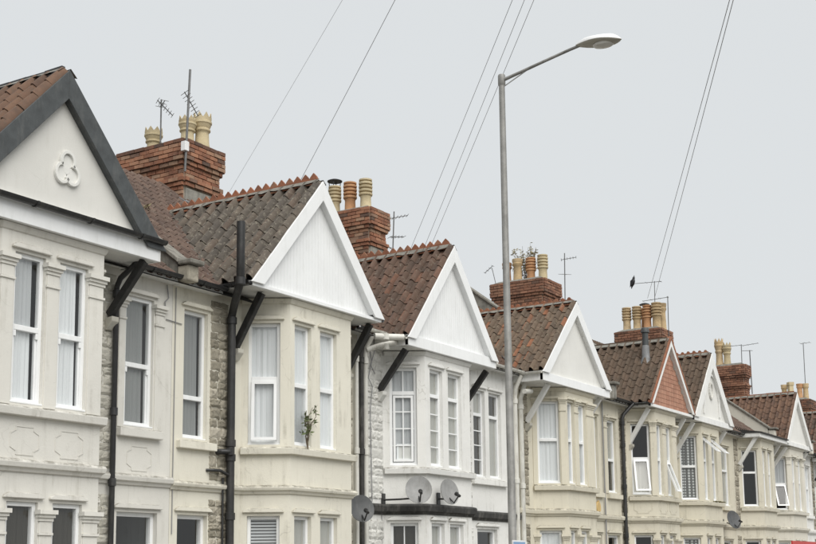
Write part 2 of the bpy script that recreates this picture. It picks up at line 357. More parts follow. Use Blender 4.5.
# ------------------------------------------------------------------ setting: ground, road, pavements, kerbs
def sheet(name, mat, x0, x1, y0, y1, z):
    o = MB().add([(x0, y0, z), (x1, y0, z), (x1, y1, z), (x0, y1, z)], [(0, 1, 2, 3)]).build(name, mat); o['kind'] = 'structure'; return o
sheet('ground', 'earth', -1500, 1500, -1500, 1500, -0.13)
sheet('road', 'tarmac', -300, 400, -11.9, -6.1, -0.118)
for nm, a, b in (('pavement_house_side', -5.96, -2.6), ('pavement_camera_side', -15.0, -12.04)):
    o = MB().box(-300, 400, a, b, -0.125, 0.0).build(nm, 'paving'); o['kind'] = 'structure'
for nm, a, b in (('kerb_house_side', -6.1, -5.962), ('kerb_camera_side', -12.038, -11.9)):
    o = MB().box(-300, 400, a, b, -0.126, 0.006).build(nm, 'kerb_stone', bevel=0.02); o['kind'] = 'structure'
o = MB().box(5, 60, -2.598, -0.0, -0.125, 0.003).build('front_gardens', 'earth'); o['kind'] = 'structure'

# ------------------------------------------------------------------ shared piece meshes
def tile_mesh(name, mat, w_=0.25, l_=0.42, seed=0):
    rg = random.Random(seed); mb = MB()
    prof = [(0.0, 0.004), (0.12, -0.010), (0.44, -0.012), (0.56, 0.000), (0.63, 0.052), (0.73, 0.086), (0.85, 0.086), (0.96, 0.052), (1.03, 0.010), (1.035, -0.022)]
    n = len(prof); j = [rg.uniform(-0.006, 0.006) for _ in prof]
    for y, z0 in ((0, 0.032), (l_, 0.012)):
        for (t, h), q in zip(prof, j): mb.v.append(((t-0.5)*w_, y + (q if y == 0 else 0), z0+h))
    for (t, h), q in zip(prof, j): mb.v.append(((t-0.5)*w_, q, h+0.012))
    for i in range(n-1):
        mb.f.append((i, i+1, n+i+1, n+i)); mb.f.append((2*n+i, 2*n+i+1, i+1, i))
    return mb.mesh(name, mat, True)
TILE = {}
def tile(mat):
    if mat not in TILE: TILE[mat] = [tile_mesh('roof_tile', mat, seed=k) for k in range(3)]
    return TILE[mat]
def flat_tile_mesh(name, mat, w_, l_): return MB().box(-w_/2, w_/2, 0, l_, 0.0, 0.014).mesh(name, mat)
def crest_mesh(mat, kind):
    mb = MB(); L_ = 0.38; a, h = 0.125, 0.13
    # angled cap: along local X, length L_
    for x0, x1 in ((-L_/2+0.004, L_/2-0.004),):
        for sgn in (-1, 1):
            mb.hexa([(x0, 0, -0.012), (x1, 0, -0.012), (x1, sgn*a, -0.120), (x0, sgn*a, -0.120), (x0, 0, 0.016), (x1, 0, 0.016), (x1, sgn*(a+0.008), -0.098), (x0, sgn*(a+0.008), -0.098)])
    mb.box(-L_/2+0.004, L_/2-0.004, -0.028, 0.028, -0.005, 0.038)
    for cx in (-L_/4, L_/4):
        if kind == 'spike':
            p = [(cx-0.088, -0.016, 0.036), (cx+0.088, -0.016, 0.036), (cx+0.075, -0.016, 0.066), (cx, -0.016, 0.138), (cx-0.075, -0.016, 0.066)]
            mb.prism(p, (0, 0.032, 0))
        elif kind == 'round':
            p = [(cx+0.055*math.cos(q), -0.016, 0.036+0.06*math.sin(q)) for q in [math.pi*i/6 for i in range(7)]]
            mb.prism(p, (0, 0.032, 0))
    return mb.mesh('ridge_tile', mat)
CREST = {}
def crest(mat, kind):
    if (mat, kind) not in CREST: CREST[(mat, kind)] = crest_mesh(mat, kind)
    return CREST[(mat, kind)]
BRICK = {}
def brick_me(mat, ln):
    key = (mat, round(ln, 3))
    if key not in BRICK:
        mb = MB().box(-ln/2+0.008, ln/2-0.008, -0.05, 0.014, -0.036, 0.036); BRICK[key] = mb.mesh('brick', mat)
    return BRICK[key]
def stone_meshes(mat):
    out = []
    for k in range(7):
        rg = random.Random(100+k); mb = MB(); nx, nz = 6, 4
        for i in range(nx+1):
            for j in range(nz+1):
                ed = i in (0, nx) or j in (0, nz)
                x = i/nx-0.5 + (rg.uniform(-0.06, 0.06)); z = j/nz-0.5+rg.uniform(-0.07, 0.07)
                mb.v.append((x*0.95, -rg.uniform(0.15, 0.45) if ed else -rg.uniform(0.55, 1.25), z*0.92))
        for i in range(nx):
            for j in range(nz):
                a = i*(nz+1)+j; mb.f.append((a, a+nz+1, a+nz+2, a+1))
        # skirt back into the wall
        loop = [j for j in range(nz)] + [i*(nz+1)+nz for i in range(nx)] + [nx*(nz+1)+nz-j for j in range(nz)] + [(nx-i)*(nz+1) for i in range(nx)]
        k0 = len(mb.v)
        for q in loop: x, y, z = mb.v[q]; mb.v.append((x*1.03, 1.2, z*1.03))
        n = len(loop)
        for i in range(n): mb.f.append((loop[i], loop[(i+1) % n], k0+(i+1) % n, k0+i))
        out.append(mb.mesh('stone', mat, False))
    return out
STONES = {m_: stone_meshes(m_) for m_ in ('rubble', 'rubble_painted', 'rubble_cream')}

# ------------------------------------------------------------------ walls, windows
class Face:
    """a vertical wall face: P left end (seen from outside), u along it, n outward"""
    def __init__(s, a, b):
        s.P = V2(*a); d = V2(*b)-s.P; s.L = d.length; s.u = d.normalized(); s.n = V2(s.u.y, -s.u.x)
    def pt(s, q, z, d=0.0):
        p = s.P + s.u*q - s.n*d; return (p.x, p.y, z)
    def box(s, mb, s0, s1, z0, z1, d0, d1):
        return mb.hexa([s.pt(s0, z0, d0), s.pt(s1, z0, d0), s.pt(s1, z0, d1), s.pt(s0, z0, d1), s.pt(s0, z1, d0), s.pt(s1, z1, d0), s.pt(s1, z1, d1), s.pt(s0, z1, d1)])
def panel(mb, F, z0, z1, ops, reveal=0.13):
    S = sorted({0.0, F.L} | {q for o in ops for q in o[:2]}); Z = sorted({z0, z1} | {q for o in ops for q in o[2:]})
    for i in range(len(S)-1):
        for j in range(len(Z)-1):
            cs, cz = (S[i]+S[i+1])/2, (Z[j]+Z[j+1])/2
            if any(o[0] < cs < o[1] and o[2] < cz < o[3] for o in ops): continue
            mb.add([F.pt(S[i], Z[j]), F.pt(S[i+1], Z[j]), F.pt(S[i+1], Z[j+1]), F.pt(S[i], Z[j+1])], [(0, 1, 2, 3)])
    for a, b, c, d in ops:
        mb.add([F.pt(a, c), F.pt(b, c), F.pt(b, d), F.pt(a, d), F.pt(a, c, reveal), F.pt(b, c, reveal), F.pt(b, d, reveal), F.pt(a, d, reveal)],
               [(0, 1, 5, 4), (1, 2, 6, 5), (2, 3, 7, 6), (3, 0, 4, 7)])
def curtain(F, s0, s1, z0, z1, d, mat, parent, kind):
    mb = MB()
    if kind == 'blind':
        z = z0
        while z < z1: F.box(mb, s0, s1, z, z+0.034, d, d+0.012); z += 0.05
        mb.build('blind', mat, parent); return
    n = 30; ph = random.uniform(0, 6); k = len(mb.v)
    for i in range(n+1):
        q = s0+(s1-s0)*i/n; dd = d+0.005*math.sin(i*1.15+ph)+0.003*math.sin(i*2.7)
        mb.v.append(F.pt(q, z0, dd+0.01*math.sin(i*0.8))); mb.v.append(F.pt(q, z1, dd))
    for i in range(n): mb.f.append((2*i, 2*i+2, 2*i+3, 2*i+1))
    mb.build('curtain', mat, parent, smooth=True)
def window(parent, F, s0, s1, z0, z1, sp, rec=0.07):
    """frame (the part) > panes, bars, sash, curtain. sp: style dict"""
    fw = sp.get('fw', 0.055); dep = 0.07; tz = z0+(z1-z0)*sp.get('tr', 0.5) if sp.get('tr', 0.5) else None
    mb = MB(); d0, d1 = rec, rec+dep
    F.box(mb, s0, s0+fw, z0, z1, d0, d1); F.box(mb, s1-fw, s1, z0, z1, d0, d1)
    F.box(mb, s0+fw, s1-fw, z0, z0+fw*1.2, d0+0.001, d1); F.box(mb, s0+fw, s1-fw, z1-fw, z1, d0+0.001, d1)
    F.box(mb, s0-0.012, s1+0.012, z0-0.004, z0+0.022, d0-0.05, d0-0.0015)      # projecting cill
    if tz: F.box(mb, s0+fw, s1-fw, tz-0.035, tz+0.035, d0-0.006, d1)
    if sp.get('sash') and tz:
        for a in (s0+fw, s1-fw-0.035): F.box(mb, a, a+0.035, tz-0.115, tz-0.036, d0-0.004, d0+0.03)
        F.box(mb, s0+fw, s0+fw+0.03, z0+fw*1.2, tz-0.035, d0+0.02, d1-0.002); F.box(mb, s1-fw-0.03, s1-fw, z0+fw*1.2, tz-0.035, d0+0.02, d1-0.002)
    win = mb.build('window', sp.get('mat', 'upvc'), parent, bevel=0.006)
    cells = [(z0+fw*1.2, tz-0.035), (tz+0.035, z1-fw)] if tz else [(z0+fw*1.2, z1-fw)]
    for ci, (a, b) in enumerate(cells):
        op = sp.get('open', {}).get(ci)
        sa, sb = s0+fw, s1-fw
        if op:     # top-hung casement pushed out at the bottom
            ang = R(op); h = b-a
            def PT(q, zz, dd):   # zz measured down from hinge at top
                return F.pt(q, b - zz*math.cos(ang) - dd*math.sin(ang)*-1*0, d0 - zz*math.sin(ang) + dd)
            sm = MB(); ft = 0.05
            for q0, q1, h0, h1 in ((sa, sa+ft, 0, h), (sb-ft, sb, 0, h), (sa+ft, sb-ft, 0, ft), (sa+ft, sb-ft, h-ft, h)):
                sm.hexa([PT(q0, h0, -0.03), PT(q1, h0, -0.03), PT(q1, h0, 0.02), PT(q0, h0, 0.02), PT(q0, h1, -0.03), PT(q1, h1, -0.03), PT(q1, h1, 0.02), PT(q0, h1, 0.02)])
            sm.build('open_sash', sp.get('mat', 'upvc'), win)
            MB().add([PT(sa+ft, ft, 0), PT(sb-ft, ft, 0), PT(sb-ft, h-ft, 0), PT(sa+ft, h-ft, 0)], [(0, 1, 2, 3)]).build('pane', 'glass', win)
        else:
            if sp.get('casement', -1) == ci:
                sm = MB(); ft = 0.045; e = 0.012
                for q0, q1, h0, h1 in ((sa+e, sa+ft+e, a+e, b-e), (sb-ft-e, sb-e, a+e, b-e), (sa+ft+e, sb-ft-e, a+e, a+ft+e), (sa+ft+e, sb-ft-e, b-ft-e, b-e)): F.box(sm, q0, q1, h0, h1, d0-0.018, d0+0.04)
                sm.build('sash', sp.get('mat', 'upvc'), win)
            MB().add([F.pt(sa, a, d0+0.03), F.pt(sb, a, d0+0.03), F.pt(sb, b, d0+0.03), F.pt(sa, b, d0+0.03)], [(0, 1, 2, 3)]).build('pane', 'glass', win)
        g = sp.get('grid')
        if g and not op:
            gx, gz = g[ci]
            bm_ = MB()
            for i in range(1, gx): q = sa+(sb-sa)*i/gx; F.box(bm_, q-0.011, q+0.011, a, b, d0+0.018, d0+0.029)
            for i in range(1, gz): q = a+(b-a)*i/gz; F.box(bm_, sa, sb, q-0.011, q+0.011, d0+0.0185, d0+0.0295)
            bm_.build('glazing_bars', sp.get('mat', 'upvc'), win)
        cu = sp.get('cur', (None, None)); cu = cu[ci] if ci < len(cu) else cu[0]
        if cu:
            kind = 'blind' if cu == 'blind' else 'net'
            curtain(F, sa-0.02, sb+0.02-sp.get('gap', 0.0), a-0.02, b+0.02, d0+0.065, cu, win, kind)
    return win
def hood(parent, F, s0, s1, z, mat, out=0.048):
    mb = MB(); h = 0.068
    mb.prism([F.pt(s0-0.07, z, -0.002), F.pt(s1+0.07, z, -0.002), F.pt(s1+0.07, z+0.03, -0.002), F.pt(s1-0.01, z+h, -0.002), F.pt(s0+0.01, z+h, -0.002), F.pt(s0-0.07, z+0.03, -0.002)], Vector((F.n.x, F.n.y, 0))*out)
    mb.build('lintel', mat, parent, bevel=0.01)
def capital(parent, F, s0, s1, z, mat, zb_):
    mb = MB(); o = 0.016; F.box(mb, s0, s1, zb_, z-0.012, -o, 0.01); mb.build('pilaster', mat, parent, bevel=0.006)
    mb = MB(); prof = [(z-0.012, 0.03), (z+0.03, 0.03), (z+0.032, 0.052), (z+0.072, 0.056), (z+0.074, 0.08), (z+0.125, 0.08)]
    prev = None
    for k_ in range(0, 6, 2):
        (a, o), (b, o2) = prof[k_], prof[k_+1]; F.box(mb, s0-o*0.6, s1+o*0.6, a, b+0.003, -o, 0.02+k_*0.001)
    mb.build('capital', mat, parent, kind=None)
    mb = MB(); F.box(mb, s0-0.018, s1+0.018, z-0.19, z-0.155, -0.034, 0.02); mb.build('neck_band', mat, parent, bevel=0.006)
def panel_moulding(parent, F, s0, s1, z0, z1, mat):
    c = 0.09; P = [(s0+c, z0), (s1-c, z0), (s1-c, z0+c*0.5), (s1, z0+c), (s1, z1-c), (s1-c, z1-c*0.5), (s1-c, z1), (s0+c, z1), (s0+c, z1-c*0.5), (s0, z1-c), (s0, z0+c), (s0+c, z0+c*0.5)]
    mb = MB(); path = [F.pt(a, b, -0.001) for a, b in P]
    for i in range(len(P)): mb.bar(path[i], path[(i+1) % len(P)], 0.013, 0.011)
    mb.build('panel_moulding', mat, parent)
def stones(parent, F, s0, s1, z0, z1, mat, skip=(), proud=0.026):
    z = z0; row = 0
    while z < z1-0.06:
        h = random.uniform(0.10, 0.20)
        if any(a-0.02 < z+h and z < b+0.02 for a, b in skip): z += 0.06; continue
        h = min(h, z1-z); n = max(1, round((s1-s0)/random.uniform(0.18, 0.32)))
        cuts = [0]+sorted((i+random.uniform(-0.22, 0.22))/n for i in range(1, n))+[1]
        for i in range(n):
            a, b = s0+(s1-s0)*cuts[i], s0+(s1-s0)*cuts[i+1]
            p = F.pt((a+b)/2, z+h/2, 0.0)
            M = Matrix.Translation(p) @ Matrix(((F.u.x, -F.n.x, 0, 0), (F.u.y, -F.n.y, 0, 0), (0, 0, 1, 0), (0, 0, 0, 1))) @ Matrix.Diagonal((b-a, proud*random.uniform(0.6, 1.5), h, 1))
            inst(random.choice(STONES[mat]), 'stone', M, parent)
        z += h

# ------------------------------------------------------------------ the terraced house
BD, CL = 0.65, 0.45         # bay depth, run of the splayed side along the street
EAVE = 6.10; KM = 0.75; YR = 4.40
def zmain(y): return EAVE + 0.04 + KM*y
GY = -0.82                  # front plane of the bargeboards
def pitched_bar(a, b, h, y0, y1):
    """board from a=(x,z) to b=(x,z) along a slope, top edge on the line, depth h perpendicular below"""
    A = Vector((a[0], 0, a[1])); B = Vector((b[0], 0, b[1])); t = (B-A).normalized(); nrm = Vector((t.z, 0, -t.x))
    if nrm.z > 0: nrm = -nrm
    return A, B, t, nrm*h
def gable_slope_tiles(H, roof, side, mat, objs=True, w_=0.25):
    c, half, za, zb = H['gable']; k = (za-zb)/half; sl_ = math.hypot(half, za-zb); cs, sn = half/sl_, (za-zb)/sl_
    ncr = 8; ex = (sl_-0.06)/ncr; ys0 = GY+0.03
    a = Vector((0, -1, 0)) if side < 0 else Vector((0, 1, 0)); b = Vector((-side*cs, 0, sn)); nn = a.cross(b)
    Rm_ = Matrix((a, b, nn)).transposed().to_4x4(); joined = MB()
    for r in range(ncr):
        x = c + side*half - side*cs*r*ex; z = zb + sn*r*ex
        yv = (z+0.30-EAVE)/KM + 0.12; y = ys0 + w_/2
        while y < yv:
            me = random.choice(tile(mat))
            M = Matrix.Translation((x+random.uniform(-0.006, 0.006), y+random.uniform(-0.005, 0.005), z+0.01)) @ Rm_ @ Matrix.Rotation(random.uniform(-0.02, 0.02), 4, 'Z') @ Matrix.Rotation(random.uniform(-0.012, 0.012), 4, 'Y') @ Matrix.Diagonal((1, (ex+0.05)/0.42, 1, 1))
            if objs: inst(me, 'roof_tile', M, roof)
            else: joined.add([M @ v.co for v in me.vertices], [tuple(p.vertices) for p in me.polygons])
            y += w_
    if not objs: joined.build('roof_tile_slope', mat, roof, smooth=True, kind='stuff')
def main_slope_tiles(H, roof, mat, x0, x1, ymax, w_=0.20):
    ex = 0.27; cs, sn = 1/math.hypot(1, KM), KM/math.hypot(1, KM)
    a = Vector((1, 0, 0)); b = Vector((0, cs, sn)); nn = a.cross(b); Rm_ = Matrix((a, b, nn)).transposed().to_4x4(); joined = MB()
    G = H.get('gable'); r = 0
    while True:
        y = -0.20 + r*ex*cs
        if y > YR-0.2: break
        z = zmain(y); x = x0+w_/2; r += 1
        while x < x1-w_*0.3:
            if G and y > -0.1:
                zg = G[2]-(G[2]-G[3])/G[1]*abs(x-G[0])
                if zg > z+0.12: x += w_; continue
            elif G and abs(x-G[0]) < G[1]-0.02: x += w_; continue
            if H.get('flat') and y < 0.05 and H['flat'][0]-0.1 < x < H['flat'][1]+0.1: x += w_; continue
            me = random.choice(tile(mat))
            M = Matrix.Translation((x, y, z+0.012)) @ Rm_ @ Matrix.Rotation(random.uniform(-0.02, 0.02), 4, 'Z') @ Matrix.Diagonal((w_/0.25, 0.77, 0.95, 1))
            if y < ymax: inst(me, 'roof_tile', M, roof)
            else: joined.add([M @ v.co for v in me.vertices], [tuple(p.vertices) for p in me.polygons])
            x += w_
    if joined.v: joined.build('roof_tile_slope', mat, roof, smooth=True, kind='stuff')

def bargeboards(H, root, mat, h=0.26, infill='gable_white', arch=False, yi=-0.70):
    c, half, za, zb = H['gable']
    for s in (-1, 1):
        A, B, t, nr = pitched_bar((c, za), (c+s*half, zb), h, 0, 0)
        # plumb cut at the apex, level cut at the foot
        drop = h/ (half/math.hypot(half, za-zb))
        zf = zb-H.get('foot', 0.03); kk = (za-zb)/half; xo = (za+0.035-zf)/kk; xi = (za+0.035-drop-zf)/kk
        poly = [(c, GY, za+0.035), (c+s*xo, GY, zf), (c+s*xi, GY, zf), (c, GY, za+0.035-drop)]
        mb = MB().prism(poly, (0, 0.035, 0))
        mb.build('bargeboard', mat, root, bevel=0.006)
        # verge soffit behind the board
        e = Vector((0, 0, -drop+0.05)); p0 = Vector((c, GY+0.036, za))+e; p1 = Vector((c+s*(xi-0.03), GY+0.036, za-kk*(xi-0.03)))+e
        MB().prism([p0, p1, p1+Vector((0, 0, 0.03)), p0+Vector((0, 0, 0.03))], (0, yi-GY-0.036+0.02, 0)).build('verge_soffit', H.get('verge', mat), root)
        if H.get('verge_tile'):   # brick-like verge edging
            q0 = Vector((c, GY-0.015, za+0.037)); q1 = Vector((c+s*(half+0.06), GY-0.015, zb-0.035)); MB().prism([q0, q1, q1+Vector((0, 0, 0.075)), q0+Vector((0, 0, 0.075))], (0, 0.12, 0)).build('verge_edging', 'terracotta', root)
    base = H.get('base', zb-0.05)
    k = (za-zb)/half
    if infill == 'tile_hung':
        MB().prism([(c-half+0.05, yi+0.02, base), (c+half-0.05, yi+0.02, base), (c, yi+0.02, za-0.08)], (0, 0.03, 0)).build('gable_infill', 'mortar', root)
        me = flat_tile_mesh('hung_tile', 'tile_hung', 0.20, 0.17); z = base+0.02; r = 0
        Rm_ = Matrix(((1, 0, 0, 0), (0, 0.06, -1, 0), (0, 1, 0.06, 0), (0, 0, 0, 1)))
        while z < za-0.45:
            wd = (za-0.22-z)/k; x = c-wd+0.10+(r % 2)*0.1
            while x < c+wd-0.04: inst(me, 'hung_tile', Matrix.Translation((x, yi+0.005, z)) @ Rm_ @ Matrix.Diagonal((0.97, 1, 1, 1)), root); x += 0.20
            z += 0.125; r += 1
    elif infill == 'cladding':
        mb = MB(); x = c-half+0.06; bw = 0.085        # upright boards with open V joints
        while x < c+half-0.06:
            x1_ = min(x+bw, c+half-0.06); g = 0.0025
            def top(q): return za-0.08-k*abs(q-c)
            for a, b in (((x, x1_),) if not (x < c < x1_) else ((x, c), (c, x1_))):
                ta, tb = max(base+0.01, top(a)), max(base+0.01, top(b))
                mb.hexa([(a, yi+0.004, base), (b, yi+0.004, base), (b, yi+0.03, base), (a, yi+0.03, base), (a, yi+0.004, ta), (b, yi+0.004, tb), (b, yi+0.03, tb), (a, yi+0.03, ta)])
            ta, tb = max(base+0.01, top(x)), max(base+0.01, top(x1_))
            mb.hexa([(x+g, yi, base), (x1_-g, yi, base), (x1_-g, yi+0.006, base), (x+g, yi+0.006, base), (x+g, yi, ta), (x1_-g, yi, tb), (x1_-g, yi+0.006, tb), (x+g, yi+0.006, ta)])
            x += bw
        mb.build('gable_cladding', 'upvc', root)
    else:
        MB().prism([(c-half+0.05, yi, base), (c+half-0.05, yi, base), (c, yi, za-0.08)], (0, 0.05, 0)).build('gable_infill', infill, root)
    # cross fascia at the foot of the gable
    fh = H.get('fascia_h', 0.13)
    MB().box(c-half+0.0, c+half-0.0, GY+0.045, yi-0.002 if yi-0.002 > GY+0.06 else GY+0.09, base-fh, base+0.02).build('gable_fascia', H.get('fascia_mat', mat), root, bevel=0.006)
    # soffit above the bay
    MB().box(c-half+0.02, c+half-0.02, GY+0.06, 0.02, base-fh+0.012, base-fh+0.035).build('soffit', H.get('soffit_mat', 'white_wood'), root)
    if arch:
        mb = MB(); prev = None
        for i in range(13):
            q = math.pi*i/12; x = c-0.80*math.cos(q)*0.9; z = base+0.15+1.25*math.sin(q)**0.75
            if prev: mb.bar((prev[0], yi-0.03, prev[1]), (x, yi-0.03, z), 0.06, 0.05, up=(0, 1, 0))
            prev = (x, z)
        mb.build('arched_moulding', mat, root)

def gutter(root, path, mat='black_plastic', r=0.06):
    """half-round gutter along a straight run a->b with brackets"""
    a, b = Vector(path[0]), Vector(path[1]); mb = MB(); n = 7; t = (b-a).normalized(); s_ = t.cross(Vector((0, 0, 1))).normalized()
    k = 0
    for p in (a, b):
        for rr in (r, r-0.008):
            for i in range(n):
                q = math.pi*i/(n-1); mb.v.append(tuple(p + s_*math.cos(q)*rr - Vector((0, 0, 1))*math.sin(q)*rr))
    for i in range(n-1):
        mb.f += [(i, i+1, 2*n+i+1, 2*n+i), (n+i+1, n+i, 3*n+i, 3*n+i+1), (i, n+i, n+i+1, i+1), (2*n+i, 2*n+i+1, 3*n+i+1, 3*n+i)]
    mb.f += [(0, 2*n, 3*n, n), (n-1, 2*n-1, 4*n-1, 3*n-1)]
    g = mb.build('gutter', mat, root, smooth=True)
    L_ = (b-a).length; i = 0.35
    while i < L_:
        p = a+t*i; m_ = MB(); m_.prism([p+s_*(r+0.012)*math.cos(q)-Vector((0, 0, 1))*math.sin(q)*(r+0.012) for q in [math.pi*j/6 for j in range(7)]], t*0.03); m_.build('gutter_bracket', mat, g); i += 0.95
def pipe(root, path, r, mat, name='downpipe', collars=()):
    mb = MB(); mb.tube(path, r, 12)
    for p in collars: mb.lathe([(r+0.004, -0.06), (r+0.016, -0.055), (r+0.016, 0.05), (r+0.004, 0.055)], p, 12)
    return mb.build(name, mat, root, smooth=True)
def strut(root, x, mat, z0, yt, zt, corbel='rubble_cream', wid=0.09):
    mb = MB(); mb.bar((x, -0.03, z0), (x, yt, zt), wid, 0.115, up=(0, 1, 0)); mb.build('strut', mat, root, bevel=0.008)
    mb = MB(); mb.prism([(x-0.07, -0.005, z0-0.05), (x-0.07, -0.15, z0-0.03), (x-0.07, -0.15, z0-0.10), (x-0.07, -0.05, z0-0.22), (x-0.07, -0.005, z0-0.22)], (0.14, 0, 0)); mb.build('corbel', corbel, root, bevel=0.01)

HOUSES = {}
def house(key, H):
    root = thing('terraced_house', H['label'], 'house', (H['x0'], 0, 0), 'houses of the terrace'); HOUSES[key] = root
    x0, x1, xb, fw = H['x0']+0.002, H['x1']-0.002, H['xb'], H['fw']
    wm = H['paint']; base = H.get('base', H['gable'][3]-0.05 if 'gable' in H else EAVE-0.06)
    # --- main walls and canted bay
    FL = Face((x0, 0), (xb-CL, 0)); FC = Face((xb-CL, 0), (xb, -BD)); FF = Face((xb, -BD), (xb+fw, -BD)); FD = Face((xb+fw, -BD), (xb+fw+CL, 0)); FR = Face((xb+fw+CL, 0), (x1, 0))
    zu0, zu1 = H.get('win', (3.64, 5.62)); zg0, zg1 = 0.85, 2.52; top = EAVE-0.02; btop = base-H.get('fascia_h', 0.13 if 'gable' in H else 0.08)+0.008
    chw = H.get('chw', (0.11, 0.63)); fws = H['fws']
    jobs = []     # (face, s0, s1, z0, z1, spec)
    sp = H['spec']
    def reg(F, a, b, key_, lo, hi): jobs.append((F, a, b, lo, hi, sp.get(key_, sp['d'])))
    reg(FC, chw[0], chw[1], 'c', zu0, zu1); reg(FC, chw[0], chw[1], 'gc', zg0, zg1)
    reg(FD, FD.L-chw[1], FD.L-chw[0], 'd', zu0, zu1); reg(FD, FD.L-chw[1], FD.L-chw[0], 'gd', zg0, zg1)
    for i, (a, b) in enumerate(fws): reg(FF, a, b, 'f%d' % i, zu0, zu1); reg(FF, a, b, 'gf', zg0, zg1)
    doors = []
    for i, (a, b) in enumerate(H['dws']):
        F = FL if b < xb else FR
        reg(F, a-F.P.x, b-F.P.x, 'w%d' % i, zu0+H.get('dwz', 0), zu1-H.get('dwt', 0.0))
    if H['dws']:
        a, b = H['door']; F = FL if b < xb else FR; doors.append((F, a-F.P.x, b-F.P.x))
    wall = MB()
    for F in (FL, FC, FF, FD, FR):
        ops = [(j[1], j[2], j[3], j[4]) for j in jobs if j[0] is F] + [(d[1], d[2], 0.12, 2.5) for d in doors if d[0] is F]
        panel(wall, F, 0.0, top if F in (FL, FR) else btop, ops)
    wl = wall.build('wall', wm, root)
    # shell behind: party walls, back wall, floor between storeys (keeps rooms dark)
    sh = MB()
    YB = 8.6
    sh.add([(x0, 0.001, 0), (x0, YB, 0), (x0, YB, EAVE), (x0, YR, zmain(YR)-0.05), (x0, 0.001, EAVE)], [(0, 1, 2, 3, 4)])
    sh.add([(x1, 0.001, 0), (x1, YB, 0), (x1, YB, EAVE), (x1, YR, zmain(YR)-0.05), (x1, 0.001, EAVE)], [(0, 1, 2, 3, 4)])
    sh.add([(x0, YB, 0), (x1, YB, 0), (x1, YB, EAVE), (x0, YB, EAVE)], [(0, 1, 2, 3)])
    sh.build('party_wall', 'interior' if key != 1 else wm, root)
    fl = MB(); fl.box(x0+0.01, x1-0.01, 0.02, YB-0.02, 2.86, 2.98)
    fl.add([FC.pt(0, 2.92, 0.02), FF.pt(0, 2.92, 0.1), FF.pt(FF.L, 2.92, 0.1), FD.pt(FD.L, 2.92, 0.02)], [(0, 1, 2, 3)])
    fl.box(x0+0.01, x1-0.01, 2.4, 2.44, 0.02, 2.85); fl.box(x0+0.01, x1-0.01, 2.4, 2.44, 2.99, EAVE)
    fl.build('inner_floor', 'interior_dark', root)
    cl = MB(); cl.box(x0+0.01, x1-0.01, 0.02, YB-0.02, EAVE-0.06, EAVE-0.03); cl.build('ceiling', 'interior', root)
    # --- windows
    for (F, a, b, lo, hi, s) in jobs:
        window(root, F, a, b, lo, hi, s, rec=H.get('rec', 0.07))
        if H.get('hoods', True): hood(root, F, a, b, hi+H.get('hz', 0.05), wm)
    for F, a, b in doors:
        mb = MB(); F.box(mb, a, a+0.06, 0.12, 2.5, 0.08, 0.16); F.box(mb, b-0.06, b, 0.12, 2.5, 0.08, 0.16); F.box(mb, a+0.06, b-0.06, 2.44, 2.5, 0.081, 0.16); F.box(mb, a+0.06, b-0.06, 1.95, 2.01, 0.081, 0.16)
        fr = mb.build('door_frame', 'upvc', root)
        mb = MB(); F.box(mb, a+0.06, b-0.06, 0.12, 1.95, 0.11, 0.15); mb.build('door', 'door_paint', root)
        MB().add([F.pt(a+0.06, 2.01, 0.12), F.pt(b-0.06, 2.01, 0.12), F.pt(b-0.06, 2.44, 0.12), F.pt(a+0.06, 2.44, 0.12)], [(0, 1, 2, 3)]).build('fanlight', 'glass', fr)
        mb = MB(); F.box(mb, a-0.1, b+0.1, 0.0, 0.12, -0.25, 0.0); mb.build('door_step', 'kerb_stone', root, bevel=0.01)
        hood(root, F, a, b, 2.5+0.05, wm)
    # --- mouldings
    bay = [FC.P, FF.P, FD.P, FR.P]; bay = [(p.x, p.y) for p in bay]
    def mould(name, poly, prof, mat): MB().sweep(poly, prof).build(name, mat, root, bevel=0.006)
    sz = zu0-0.035
    mould('sill', bay, [(0.0, sz-0.13), (0.085, sz-0.125), (0.10, sz-0.03), (0.09, sz-0.015), (0.0, sz)], H.get('sill_mat', wm))
    gs = zg0-0.035
    mould('sill', bay, [(0.0, gs-0.12), (0.085, gs-0.115), (0.10, gs-0.03), (0.0, gs)], wm)
    st = H.get('string', (2.86, 3.0))
    full = [(x0, 0)]+bay+[(x1, 0)]
    mould('string_course', full, [(0.0, st[0]), (0.03, st[0]+0.005), (0.05, st[0]+0.05), (0.085, st[0]+0.06), (0.10, st[1]-0.03), (0.085, st[1]), (0.0, st[1]+0.02)], H.get('string_mat', wm))
    mould('top_moulding', bay, [(0.0, btop-0.10), (0.02, btop-0.09), (0.05, btop-0.045), (0.055, btop-0.01), (0.0, btop-0.002)], wm)
    for (a, b) in ([(min(q[0] for q in H['dws'])-0.14, max(q[1] for q in H['dws'])+0.16)] if H['dws'] else []):
        z = sz+H.get('dwz', 0); F = FL if b < xb else FR
        mb = MB(); F.box(mb, a-F.P.x, b-F.P.x, z-0.13, z-0.005, -0.09, 0.01); mb.build('sill', H.get('sill_mat', wm), root, bevel=0.012)
    if H.get('capitals'):
        for F, a, b in H['capitals'](FL, FC, FF, FD, FR):
            capital(root, F, a, b, 5.47, wm, zu0-0.03)
            if F is not FR and F is not FL: capital(root, F, a, b, 2.30, wm, zg0-0.03)
    if H.get('panels'):
        for F, a, b in H['panels'](FL, FC, FF, FD, FR): panel_moulding(root, F, a, b, 3.1, 3.45, wm)
    # --- rubble strips
    for xa, xz, mat in H.get('rubble', []):
        F = FL if xz < xb else FR
        stones(root, F, xa-F.P.x, xz-F.P.x, 0.02, EAVE-0.2, mat, [(st[0]-0.02, st[1]+0.03)])
    # --- roof
    rm = H['tile']; roof = MB()
